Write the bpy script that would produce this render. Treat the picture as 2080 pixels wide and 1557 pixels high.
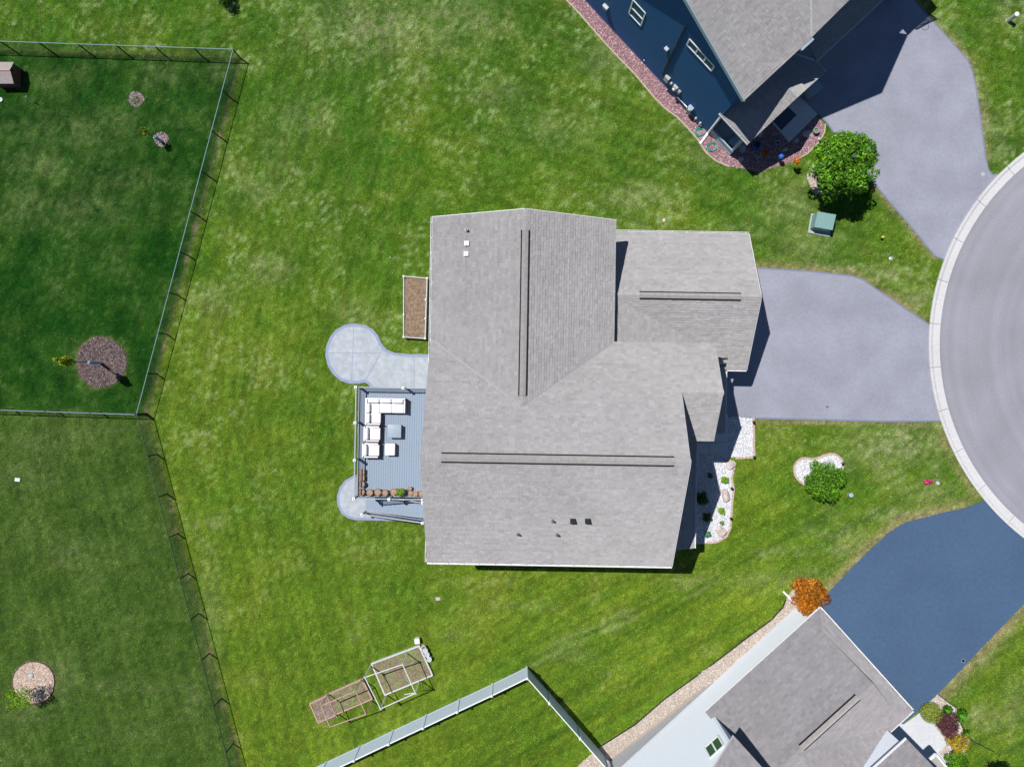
import bpy, math, random
import numpy as np
from mathutils import Vector, Matrix

for o in list(bpy.data.objects):
    bpy.data.objects.remove(o)
random.seed(7)
rng = np.random.default_rng(7)
SC = bpy.context.scene
COL = SC.collection

# ------------------------------------------------------------------ camera
H = 46.6            # height of the drone above the lawn, metres
F = 1443.0          # focal length in photo pixels
CX, CY = 1040.0, 778.5
cam_d = bpy.data.cameras.new('camera')
cam_d.sensor_fit = 'HORIZONTAL'
cam_d.sensor_width = 36.0
cam_d.lens = 36.0 * F / 2080.0
cam_d.clip_end = 3000
cam = bpy.data.objects.new('camera', cam_d)
cam.location = (0, 0, H)
cam.rotation_euler = (0, 0, 0)
COL.objects.link(cam)
SC.camera = cam

# ------------------------------------------------------------------ sky, sun, exposure
SUN_EL = math.radians(60.9)
SH = Vector((14.0, -10.0)).normalized()          # shadows fall this way on the ground (x, y)
W = bpy.data.worlds.new('World'); SC.world = W; W.use_nodes = True
nt = W.node_tree
for n_ in list(nt.nodes): nt.nodes.remove(n_)
sky = nt.nodes.new('ShaderNodeTexSky'); sky.sky_type = 'NISHITA'; sky.sun_disc = False
sky.sun_elevation = SUN_EL
sky.sun_rotation = math.atan2(-SH.x, -SH.y)      # azimuth of the sun, clockwise from +Y
sky.altitude = 4000; sky.dust_density = 0.2; sky.ozone_density = 4.0
bg = nt.nodes.new('ShaderNodeBackground'); bg.inputs[1].default_value = 0.085
wo = nt.nodes.new('ShaderNodeOutputWorld')
nt.links.new(sky.outputs[0], bg.inputs[0]); nt.links.new(bg.outputs[0], wo.inputs[0])
sd = bpy.data.lights.new('sun', 'SUN'); sd.energy = 5.0; sd.angle = math.radians(0.5); sd.color = (1.0, 0.98, 0.95)
sun = bpy.data.objects.new('sun', sd)
dirv = Vector((SH.x * math.cos(SUN_EL), SH.y * math.cos(SUN_EL), -math.sin(SUN_EL)))
sun.rotation_euler = dirv.to_track_quat('-Z', 'Y').to_euler()
sun.location = (-20, 15, 60)
COL.objects.link(sun)
SC.view_settings.view_transform = 'Standard'
SC.view_settings.look = 'None'
SC.view_settings.exposure = 0.02
SC.view_settings.gamma = 1.0
SC.view_settings.use_curve_mapping = False
SC.render.engine = 'CYCLES'

# ------------------------------------------------------------------ pixel -> place
# SE neighbour's frame is needed early: the ground falls a little beside its back wall
PXM = H / F                                       # metres per photo pixel on the lawn
S_O = (575.0, 455.5); S_D = (-0.742, 0.670); S_N = (0.670, 0.742)
def sstep(a, b, x):
    t = min(1.0, max(0.0, (x - a) / (b - a))); return t * t * (3 - 2 * t)
def zg(x, y):
    gx, gy = x / PXM - S_O[0], -y / PXM - S_O[1]
    s = gx * S_D[0] + gy * S_D[1]; t = gx * S_N[0] + gy * S_N[1]
    a = min(1.0, max(0.0, (s - 225) / 260.0))
    d = 1 - sstep(40, 260, -t)
    return -1.35 * a * a ** 0.2 * d if a > 0 and t > -260 else 0.0
def P(px, py, z=0.0):
    k = (H - z) / F
    return Vector(((px - CX) * k, -(py - CY) * k, z))
def G(px, py, dz=0.0):
    z = 0.0
    for _ in range(4):
        p = P(px, py, z); z = zg(p.x, p.y)
    p = P(px, py, z); p.z = z + dz
    return p
def frame(o, a, b):
    def f(u, v, z=0.0):
        return Vector(((o[0] + a[0] * u + b[0] * v) * PXM, -(o[1] + a[1] * u + b[1] * v) * PXM, z))
    return f
MH = frame((0, 0), (0.99985, 0.0171), (-0.0171, 0.99985))              # main house: u to the street, v to the south
NH = frame((148.0, -778.5), (0.681, 0.733), (0.733, -0.681))           # dark house: s along its side wall, t inwards
SHF = frame(S_O, S_D, S_N)                                             # white house: s along its side wall, t inwards
def onplane(px, py, zf, inv):
    z = 4.0
    for _ in range(12):
        p = P(px, py, z); u, v = inv(p); z = zf(u, v)
    return P(px, py, z)
def inv_frame(o, a, b):
    def f(p):
        gx, gy = p.x / PXM - o[0], -p.y / PXM - o[1]
        return gx * a[0] + gy * a[1], gx * b[0] + gy * b[1]
    return f
MHi = inv_frame((0, 0), (0.99985, 0.0171), (-0.0171, 0.99985))
def wall_pt(px, py, o, a, b, frm):
    """pixel on the wall t = 0 of a house frame -> (s, z)"""
    nd = o[0] * b[0] + o[1] * b[1]
    q = (px - CX) * b[0] + (py - CY) * b[1]
    k = nd / q
    z = H - k * H
    gx, gy = (px - CX) * k - o[0], (py - CY) * k - o[1]
    return gx * a[0] + gy * a[1], z

# ------------------------------------------------------------------ materials
def new_mat(name):
    m = bpy.data.materials.new(name); m.use_nodes = True
    t = m.node_tree
    return m, t, t.nodes['Principled BSDF']
def mat(name, c, rough=0.7, var=0.18, scale=6.0, bump=0.0, bscale=60.0, metal=0.0, spec=0.3, attr=None, c2=None, big=0.0, bigscale=0.35, rings=None):
    """plain coloured surface with noise mottling (world position) and fine relief"""
    m, t, b = new_mat(name)
    N = t.nodes.new; L = t.links.new
    b.inputs['Roughness'].default_value = rough
    b.inputs['Metallic'].default_value = metal
    b.inputs['Specular IOR Level'].default_value = spec
    g = N('ShaderNodeNewGeometry')
    nz = N('ShaderNodeTexNoise'); nz.inputs['Scale'].default_value = scale; nz.inputs['Detail'].default_value = 6; nz.inputs['Roughness'].default_value = 0.65
    L(g.outputs['Position'], nz.inputs['Vector'])
    mr = N('ShaderNodeMapRange'); mr.inputs['From Min'].default_value = 0.3; mr.inputs['From Max'].default_value = 0.7
    mr.inputs['To Min'].default_value = 1 - var; mr.inputs['To Max'].default_value = 1 + var
    L(nz.outputs['Fac'], mr.inputs['Value'])
    fac = mr.outputs[0]
    if big:
        n2 = N('ShaderNodeTexNoise'); n2.inputs['Scale'].default_value = bigscale; n2.inputs['Detail'].default_value = 4
        L(g.outputs['Position'], n2.inputs['Vector'])
        m2 = N('ShaderNodeMapRange'); m2.inputs['From Min'].default_value = 0.3; m2.inputs['From Max'].default_value = 0.7
        m2.inputs['To Min'].default_value = 1 - big; m2.inputs['To Max'].default_value = 1 + big
        L(n2.outputs['Fac'], m2.inputs['Value'])
        mu = N('ShaderNodeMath'); mu.operation = 'MULTIPLY'; L(fac, mu.inputs[0]); L(m2.outputs[0], mu.inputs[1]); fac = mu.outputs[0]
    if rings:
        sb = N('ShaderNodeVectorMath'); sb.operation = 'SUBTRACT'; L(g.outputs['Position'], sb.inputs[0]); sb.inputs[1].default_value = (rings[0], rings[1], 0)
        ln_ = N('ShaderNodeVectorMath'); ln_.operation = 'LENGTH'; L(sb.outputs[0], ln_.inputs[0])
        cx = N('ShaderNodeCombineXYZ'); L(ln_.outputs['Value'], cx.inputs[0])
        n5 = N('ShaderNodeTexNoise'); n5.inputs['Scale'].default_value = 1.6; n5.inputs['Detail'].default_value = 3; L(cx.outputs[0], n5.inputs['Vector'])
        m5 = N('ShaderNodeMapRange'); m5.inputs['From Min'].default_value = .3; m5.inputs['From Max'].default_value = .7; m5.inputs['To Min'].default_value = .92; m5.inputs['To Max'].default_value = 1.07
        L(n5.outputs['Fac'], m5.inputs['Value'])
        m6 = N('ShaderNodeMath'); m6.operation = 'MULTIPLY'; L(fac, m6.inputs[0]); L(m5.outputs[0], m6.inputs[1]); fac = m6.outputs[0]
    vm = N('ShaderNodeVectorMath'); vm.operation = 'SCALE'
    if attr:
        at = N('ShaderNodeAttribute'); at.attribute_name = attr; L(at.outputs['Color'], vm.inputs[0])
    elif c2:
        mx = N('ShaderNodeMix'); mx.data_type = 'RGBA'
        n3 = N('ShaderNodeTexNoise'); n3.inputs['Scale'].default_value = scale * 0.37; n3.inputs['Detail'].default_value = 5
        L(g.outputs['Position'], n3.inputs['Vector'])
        cr = N('ShaderNodeMapRange'); cr.inputs['From Min'].default_value = 0.4; cr.inputs['From Max'].default_value = 0.6
        L(n3.outputs['Fac'], cr.inputs['Value']); L(cr.outputs[0], mx.inputs['Factor'])
        mx.inputs['A'].default_value = (*c, 1); mx.inputs['B'].default_value = (*c2, 1)
        L(mx.outputs['Result'], vm.inputs[0])
    else:
        vm.inputs[0].default_value = c
    L(fac, vm.inputs['Scale']); L(vm.outputs[0], b.inputs['Base Color'])
    if bump:
        nb = N('ShaderNodeTexNoise'); nb.inputs['Scale'].default_value = bscale; nb.inputs['Detail'].default_value = 4
        L(g.outputs['Position'], nb.inputs['Vector'])
        bp = N('ShaderNodeBump'); bp.inputs['Strength'].default_value = bump; bp.inputs['Distance'].default_value = 0.02
        L(nb.outputs['Fac'], bp.inputs['Height']); L(bp.outputs[0], b.inputs['Normal'])
    return m
def leaf_mat(name, trans=0.25, rough=0.55):
    m, t, b = new_mat(name); N = t.nodes.new; L = t.links.new
    at = N('ShaderNodeAttribute'); at.attribute_name = 'col'
    b.inputs['Roughness'].default_value = rough; b.inputs['Specular IOR Level'].default_value = 0.25
    L(at.outputs['Color'], b.inputs['Base Color'])
    tr = N('ShaderNodeBsdfTranslucent'); L(at.outputs['Color'], tr.inputs['Color'])
    mx = N('ShaderNodeMixShader'); mx.inputs[0].default_value = trans
    out = t.nodes['Material Output']
    L(b.outputs[0], mx.inputs[1]); L(tr.outputs[0], mx.inputs[2]); L(mx.outputs[0], out.inputs['Surface'])
    return m
def tone_mat(name, c, c2, rough=0.9, amp=0.3):
    """roof shingles: colour per tab from the face attribute 'tone'"""
    m, t, b = new_mat(name); N = t.nodes.new; L = t.links.new
    b.inputs['Roughness'].default_value = rough; b.inputs['Specular IOR Level'].default_value = 0.15; b.inputs['Diffuse Roughness'].default_value = 1.0
    at = N('ShaderNodeAttribute'); at.attribute_name = 'tone'
    mx = N('ShaderNodeMix'); mx.data_type = 'RGBA'
    mx.inputs['A'].default_value = (*c, 1); mx.inputs['B'].default_value = (*c2, 1)
    L(at.outputs['Fac'], mx.inputs['Factor'])
    g = N('ShaderNodeNewGeometry')
    nz = N('ShaderNodeTexNoise'); nz.inputs['Scale'].default_value = 28; nz.inputs['Detail'].default_value = 5
    L(g.outputs['Position'], nz.inputs['Vector'])
    n2 = N('ShaderNodeTexNoise'); n2.inputs['Scale'].default_value = 0.5; n2.inputs['Detail'].default_value = 4
    L(g.outputs['Position'], n2.inputs['Vector'])
    a = N('ShaderNodeMapRange'); a.inputs['From Min'].default_value = .3; a.inputs['From Max'].default_value = .7; a.inputs['To Min'].default_value = 1 - amp * .5; a.inputs['To Max'].default_value = 1 + amp * .5
    L(nz.outputs['Fac'], a.inputs['Value'])
    a2 = N('ShaderNodeMapRange'); a2.inputs['From Min'].default_value = .3; a2.inputs['From Max'].default_value = .7; a2.inputs['To Min'].default_value = .95; a2.inputs['To Max'].default_value = 1.05
    L(n2.outputs['Fac'], a2.inputs['Value'])
    mu = N('ShaderNodeMath'); mu.operation = 'MULTIPLY'; L(a.outputs[0], mu.inputs[0]); L(a2.outputs[0], mu.inputs[1])
    vm = N('ShaderNodeVectorMath'); vm.operation = 'SCALE'; L(mx.outputs['Result'], vm.inputs[0]); L(mu.outputs[0], vm.inputs['Scale'])
    L(vm.outputs[0], b.inputs['Base Color'])
    return m
def glass_mat(name, c=(0.035, 0.10, 0.055)):  # base colour carries the green reflection painted into the panes
    m, t, b = new_mat(name)
    b.inputs['Base Color'].default_value = (*c, 1); b.inputs['Roughness'].default_value = 0.15
    b.inputs['Specular IOR Level'].default_value = 0.7
    return m

M = {}
M['grass'] = leaf_mat('grass_blades', 0.12, 0.75)
M['ground'] = mat('lawn_soil', (0.1, 0.15, 0.03), 0.95, 0.35, 9.0, 0.7, 25.0, attr='col', spec=0.05)
M['road'] = mat('road_asphalt', (0.272, 0.266, 0.300), 0.92, 0.10, 9.0, 0.3, 90.0, big=0.08, rings=(43.25, 2.5))
M['drive'] = mat('driveway_asphalt', (0.275, 0.281, 0.332), 0.9, 0.08, 5.0, 0.2, 90.0, big=0.10, bigscale=0.5)
M['drive_edge'] = mat('driveway_edge', (0.19, 0.21, 0.30), 0.9, 0.12, 10.0, 0.2, 60.0)
M['sealed'] = mat('sealed_asphalt', (0.062, 0.108, 0.186), 0.65, 0.09, 4.0, 0.15, 90.0, big=0.07, bigscale=0.25, spec=0.2)
M['kerb'] = mat('kerb_concrete', (0.56, 0.545, 0.54), 0.9, 0.10, 7.0, 0.15, 60.0, big=0.05)
M['joint'] = mat('joint_dark', (0.16, 0.155, 0.155), 0.95, 0.2)
M['stamped'] = mat('stamped_concrete', (0.385, 0.415, 0.450), 0.85, 0.16, 3.0, 0.15, 30.0, big=0.08, bigscale=1.2)
M['stamped_edge'] = mat('stamped_border', (0.26, 0.295, 0.42), 0.85, 0.10, 5.0, 0.15, 30.0)
M['walk'] = mat('walk_concrete', (0.55, 0.56, 0.575), 0.9, 0.08, 5.0, 0.1, 60.0, big=0.04)
M['shingle'] = tone_mat('roof_shingle', (0.325, 0.311, 0.308), (0.412, 0.396, 0.392))
M['shingle_se'] = tone_mat('roof_shingle_se', (0.238, 0.225, 0.232), (0.306, 0.290, 0.298))
M['shingle_cap'] = mat('ridge_cap_shingle', (0.335, 0.31, 0.30), 0.9, 0.15, 5.0, 0.2, 60.0); M['shingle_cap'].node_tree.nodes['Principled BSDF'].inputs['Diffuse Roughness'].default_value = 1.0
M['slab'] = mat('roof_deck_edge', (0.55, 0.55, 0.56), 0.7, 0.05)
M['white'] = mat('white_trim', (0.80, 0.80, 0.80), 0.5, 0.03, 3.0)
M['dark'] = mat('dark_void', (0.012, 0.012, 0.014), 0.9, 0.1)
M['black'] = mat('black_metal', (0.015, 0.016, 0.018), 0.45, 0.1, spec=0.4)
M['siding_main'] = mat('greige_siding', (0.42, 0.41, 0.39), 0.7, 0.05)
M['siding_navy'] = mat('navy_siding', (0.030, 0.108, 0.260), 0.6, 0.06, 3.0, spec=0.2)
M['siding_white'] = mat('white_siding', (0.72, 0.755, 0.82), 0.6, 0.03)
M['concrete'] = mat('foundation_concrete', (0.38, 0.39, 0.41), 0.9, 0.10, 4.0, 0.15, 40.0)
M['glass'] = glass_mat('window_glass')
M['pipe'] = mat('grey_pipe', (0.30, 0.32, 0.34), 0.5, 0.08)
M['lightpipe'] = mat('pale_metal', (0.55, 0.57, 0.58), 0.4, 0.05, metal=0.3)
M['deck'] = mat('composite_deck', (0.255, 0.315, 0.395), 0.7, 0.07, 8.0, 0.1, 60.0)
M['rail'] = mat('grey_rail', (0.36, 0.39, 0.43), 0.55, 0.05)
M['cushion'] = mat('white_cushion', (0.80, 0.80, 0.81), 0.95, 0.04, 14.0, 0.25, 40.0, spec=0.05)
M['wicker'] = mat('red_brown_wicker', (0.17, 0.055, 0.045), 0.7, 0.25, 30.0, 0.3, 80.0)
M['tabletop'] = mat('slate_blue_tabletop', (0.30, 0.36, 0.42), 0.45, 0.06)
M['terracotta'] = mat('terracotta_pot', (0.30, 0.13, 0.07), 0.8, 0.15)
M['brownpot'] = mat('brown_pot', (0.20, 0.12, 0.07), 0.75, 0.18)
M['crate'] = mat('weathered_wood', (0.28, 0.19, 0.12), 0.85, 0.25, 12.0)
M['soil'] = mat('garden_soil', (0.19, 0.125, 0.09), 1.0, 0.4, 14.0, 1.0, 22.0, c2=(0.27, 0.20, 0.13))
M['potsoil'] = mat('dry_potting_soil', (0.36, 0.25, 0.18), 1.0, 0.35, 20.0, 0.8, 30.0)
M['soilgrass'] = mat('weedy_soil', (0.22, 0.16, 0.11), 1.0, 0.4, 9.0, 1.0, 22.0, c2=(0.20, 0.23, 0.09))
M['pvc'] = mat('weathered_pvc', (0.62, 0.62, 0.63), 0.6, 0.06)
M['redwood'] = mat('faded_red_timber', (0.46, 0.29, 0.25), 0.85, 0.15, 9.0)
M['greywood'] = mat('grey_timber', (0.55, 0.545, 0.545), 0.85, 0.12, 9.0)
M['vinyl'] = mat('white_vinyl', (0.58, 0.655, 0.76), 0.5, 0.03)
M['vinylwhite'] = mat('white_vinyl_cap', (0.82, 0.83, 0.85), 0.45, 0.02)
M['galv'] = mat('galvanised', (0.24, 0.33, 0.36), 0.75, 0.06, spec=0.1)
M['blackvinyl'] = mat('black_coated_wire', (0.02, 0.03, 0.03), 0.5, 0.1)
M['bark'] = mat('bark', (0.10, 0.07, 0.05), 0.95, 0.3, 20.0)
M['leaf'] = leaf_mat('leaf', 0.3)
M['stone'] = mat('loose_stone', (0.5, 0.5, 0.5), 0.9, 0.12, 12.0, attr='col', spec=0.1)
M['boulder'] = mat('tan_boulder', (0.50, 0.40, 0.37), 0.95, 0.2, 4.0, 0.5, 14.0, c2=(0.58, 0.52, 0.50))
M['flagstone'] = mat('grey_flagstone', (0.42, 0.45, 0.46), 0.9, 0.15, 6.0, 0.3, 20.0)
M['brickedge'] = mat('brick_edging', (0.48, 0.355, 0.30), 0.9, 0.2, 6.0, 0.3, 30.0)
M['tanedge'] = mat('tan_edging', (0.42, 0.36, 0.24), 0.95, 0.25, 8.0, 0.3, 30.0)
M['bed_pink'] = mat('pink_rock_base', (0.22, 0.13, 0.14), 0.95, 0.3, 18.0)
M['bed_white'] = mat('white_rock_base', (0.48, 0.48, 0.50), 0.95, 0.25, 18.0)
M['bed_tan'] = mat('river_rock_base', (0.36, 0.29, 0.24), 0.95, 0.25, 18.0)
M['bed_mulch'] = mat('mulch_base', (0.10, 0.065, 0.06), 0.95, 0.35, 18.0)
M['green_metal'] = mat('pale_green_metal', (0.20, 0.34, 0.32), 0.45, 0.05)
M['blue'] = mat('blue_glaze', (0.03, 0.12, 0.50), 0.25, 0.1)
M['teal'] = mat('teal_hose', (0.03, 0.30, 0.22), 0.4, 0.08)
M['bluewrap'] = mat('blue_trunk_guard', (0.22, 0.45, 0.62), 0.5, 0.05)
M['grey'] = mat('grey_enclosure', (0.42, 0.44, 0.42), 0.45, 0.05)
M['bluegrey'] = mat('blue_grey_plastic', (0.32, 0.42, 0.48), 0.5, 0.05)
M['pinkflower'] = leaf_mat('petals', 0.2)
M['kennel_roof'] = mat('kennel_roof', (0.33, 0.28, 0.27), 0.9, 0.2, 10.0)
M['kennel_wall'] = mat('kennel_wall', (0.16, 0.06, 0.05), 0.8, 0.15)
M['mat_dark'] = mat('ribbed_doormat', (0.06, 0.09, 0.14), 0.9, 0.1)

# ------------------------------------------------------------------ mesh helpers
class MB:
    def __init__(s): s.v = []; s.f = []; s.tone = []
    def add(s, vs, fs, tone=0.5):
        o = len(s.v); s.v += [tuple(p) for p in vs]
        for f in fs: s.f.append(tuple(i + o for i in f)); s.tone.append(tone)
        return s
    def hexa(s, b, t, tone=0.5):
        n = len(b); o = list(range(n))
        fs = [tuple(reversed(o)), tuple(range(n, 2 * n))]
        fs += [(i, (i + 1) % n, n + (i + 1) % n, n + i) for i in range(n)]
        return s.add(list(b) + list(t), fs, tone)
    def box(s, c, size, rz=0.0, tone=0.5):
        c = Vector(c); hx, hy, hz = size[0] / 2, size[1] / 2, size[2] / 2
        ca, sa = math.cos(rz), math.sin(rz)
        q = [(-hx, -hy), (hx, -hy), (hx, hy), (-hx, hy)]
        b = [Vector((c.x + x * ca - y * sa, c.y + x * sa + y * ca, c.z - hz)) for x, y in q]
        return s.hexa(b, [p + Vector((0, 0, 2 * hz)) for p in b], tone)
    def bar(s, p0, p1, w, h, up=(0, 0, 1)):
        """box beam from p0 to p1, w across, h along up, centred"""
        p0, p1 = Vector(p0), Vector(p1); d = (p1 - p0).normalized(); up = Vector(up)
        if abs(d.dot(up)) > 0.98: up = Vector((1, 0, 0))
        sd = d.cross(up).normalized(); uu = sd.cross(d).normalized()
        q = [(-1, -1), (1, -1), (1, 1), (-1, 1)]
        b = [p0 + sd * (a * w / 2) + uu * (c * h / 2) for a, c in q]
        t = [p1 + sd * (a * w / 2) + uu * (c * h / 2) for a, c in q]
        return s.hexa(b, t)
    def tube(s, pts, r, n=6):
        pts = [Vector(p) for p in pts]
        rs = r if isinstance(r, (list, tuple)) else [r] * len(pts)
        rings = []
        for i, p in enumerate(pts):
            d = (pts[min(i + 1, len(pts) - 1)] - pts[max(i - 1, 0)]).normalized()
            a = Vector((0, 0, 1)) if abs(d.z) < 0.95 else Vector((1, 0, 0))
            x = d.cross(a).normalized(); y = d.cross(x).normalized()
            rings.append([p + (x * math.cos(2 * math.pi * k / n) + y * math.sin(2 * math.pi * k / n)) * rs[i] for k in range(n)])
        vs = [v for R in rings for v in R]; fs = []
        for i in range(len(rings) - 1):
            for k in range(n):
                k2 = (k + 1) % n; fs.append((i * n + k, i * n + k2, (i + 1) * n + k2, (i + 1) * n + k))
        fs.append(tuple(reversed(range(n)))); fs.append(tuple((len(rings) - 1) * n + k for k in range(n)))
        return s.add(vs, fs)
    def lathe(s, c, prof, n=16, sx=1.0, sy=1.0, rz=0.0):
        """prof: (radius, z) list from the bottom to the top; closed at both ends"""
        c = Vector(c); vs = []; fs = []
        for r, z in prof:
            for k in range(n):
                a = 2 * math.pi * k / n; x, y = r * sx * math.cos(a), r * sy * math.sin(a)
                vs.append(c + Vector((x * math.cos(rz) - y * math.sin(rz), x * math.sin(rz) + y * math.cos(rz), z)))
        m = len(prof)
        for i in range(m - 1):
            for k in range(n):
                k2 = (k + 1) % n; fs.append((i * n + k, i * n + k2, (i + 1) * n + k2, (i + 1) * n + k))
        fs.append(tuple(reversed(range(n)))); fs.append(tuple((m - 1) * n + k for k in range(n)))
        return s.add(vs, fs)
    def prism(s, poly, z0, z1):
        """poly: list of Vector/xy; flat top and bottom"""
        b = [Vector((p[0], p[1], z0)) for p in poly]; t = [Vector((p[0], p[1], z1)) for p in poly]
        return s.hexa(b, t)
def link_mesh(name, vs, fs, material, parent=None, tone=None, smooth=False):
    me = bpy.data.meshes.new(name)
    off = root_loc(parent)
    me.from_pydata([(v[0] - off[0], v[1] - off[1], v[2] - off[2]) for v in vs], [], fs)
    if tone is not None:
        a = me.attributes.new('tone', 'FLOAT', 'FACE'); a.data.foreach_set('value', np.array(tone, dtype=np.float32))
    me.materials.append(material)
    if smooth: me.polygons.foreach_set('use_smooth', [True] * len(me.polygons))
    me.update()
    o = bpy.data.objects.new(name, me); COL.objects.link(o)
    if parent is not None: o.parent = parent
    return o
def root_loc(p):
    if p is None: return (0, 0, 0)
    while p.parent is not None: p = p.parent
    return p.location
def build(mb, name, material, parent=None, tone=False, smooth=False, fix=True):
    o = link_mesh(name, mb.v, mb.f, material, parent, mb.tone if tone else None, smooth)
    if fix:
        import bmesh
        b = bmesh.new(); b.from_mesh(o.data); bmesh.ops.recalc_face_normals(b, faces=b.faces); b.to_mesh(o.data); b.free()
    return o
def np_mesh(name, verts, faces, material, parent=None, col=None, kind=None):
    """uniform polygons from numpy arrays, optional per-vertex colour 'col'"""
    me = bpy.data.meshes.new(name); off = np.array(root_loc(parent), dtype=np.float32)
    verts = np.ascontiguousarray(verts, dtype=np.float32) - off
    nf, k = faces.shape
    me.vertices.add(len(verts)); me.vertices.foreach_set('co', verts.ravel())
    me.loops.add(nf * k); me.loops.foreach_set('vertex_index', np.ascontiguousarray(faces, dtype=np.int32).ravel())
    me.polygons.add(nf); me.polygons.foreach_set('loop_start', np.arange(0, nf * k, k, dtype=np.int32))
    try: me.polygons.foreach_set('loop_total', np.full(nf, k, dtype=np.int32))
    except Exception: pass
    me.update(calc_edges=True)
    if col is not None:
        a = me.attributes.new('col', 'FLOAT_COLOR', 'POINT')
        c4 = np.ones((len(verts), 4), dtype=np.float32); c4[:, :3] = col
        a.data.foreach_set('color', c4.ravel())
    me.materials.append(material)
    o = bpy.data.objects.new(name, me); COL.objects.link(o)
    if parent is not None: o.parent = parent
    if kind: o['kind'] = kind
    return o
def tag(o, label=None, cat=None, group=None, kind=None):
    if label: o['label'] = label
    if cat: o['category'] = cat
    if group: o['group'] = group
    if kind: o['kind'] = kind
    return o
def thing(name, label, cat, loc, group=None):
    o = bpy.data.objects.new(name, None); COL.objects.link(o); o.location = loc; o.empty_display_size = 0.3
    return tag(o, label, cat, group)
def copy_part(src, parent, delta):
    c = src.copy(); COL.objects.link(c); c.parent = parent; c.location = src.location + Vector(delta); return c
def inside(poly, x, y):
    """vectorised point in polygon, poly as list of (x, y)"""
    r = np.zeros(np.shape(x), dtype=bool); n = len(poly); j = n - 1
    for i in range(n):
        xi, yi = poly[i][0], poly[i][1]; xj, yj = poly[j][0], poly[j][1]
        c = ((yi > y) != (yj > y))
        with np.errstate(divide='ignore', invalid='ignore'):
            r ^= c & (x < (xj - xi) * (y - yi) / (yj - yi + 1e-12) + xi)
        j = i
    return r
def smooth_poly(pts, n=6):
    """closed Catmull-Rom through pixel points"""
    out = []; m = len(pts)
    for i in range(m):
        p0, p1, p2, p3 = [np.array(pts[(i + k - 1) % m], dtype=float) for k in range(4)]
        for j in range(n):
            t = j / n
            out.append(tuple(0.5 * ((2 * p1) + (-p0 + p2) * t + (2 * p0 - 5 * p1 + 4 * p2 - p3) * t * t + (-p0 + 3 * p1 - 3 * p2 + p3) * t ** 3)))
    return out
def sheet(name, pxpoly, dz, material, kind='structure', thick=0.03, parent=None):
    """flat slab lying on the ground, outline in photo pixels"""
    b = [G(x, y, dz - thick) for x, y in pxpoly]; t = [G(x, y, dz) for x, y in pxpoly]
    mb = MB().hexa(b, t)
    import bmesh
    o = link_mesh(name, mb.v, mb.f, material, parent)
    bm = bmesh.new(); bm.from_mesh(o.data); bmesh.ops.recalc_face_normals(bm, faces=bm.faces)
    bmesh.ops.triangulate(bm, faces=[f for f in bm.faces if len(f.verts) > 4]); bm.to_mesh(o.data); bm.free()
    if kind and parent is None: o['kind'] = kind
    return o
def vnoise(x, y, scale, seed):
    """value noise 0..1"""
    r = np.random.default_rng(seed); L = r.random((256, 256))
    fx, fy = x / scale + 1000, y / scale + 1000
    ix, iy = np.floor(fx).astype(int), np.floor(fy).astype(int); tx, ty = fx - ix, fy - iy
    tx = tx * tx * (3 - 2 * tx); ty = ty * ty * (3 - 2 * ty)
    g = lambda a, b: L[a % 256, b % 256]
    return (g(ix, iy) * (1 - tx) + g(ix + 1, iy) * tx) * (1 - ty) + (g(ix, iy + 1) * (1 - tx) + g(ix + 1, iy + 1) * tx) * ty
def fbm(x, y, scale, seed, oct=4):
    s = 0; a = 0.5; t = 0
    for o in range(oct):
        s = s + a * vnoise(x, y, scale, seed + o); t += a; a *= 0.55; scale *= 0.48
    return s / t

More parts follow.
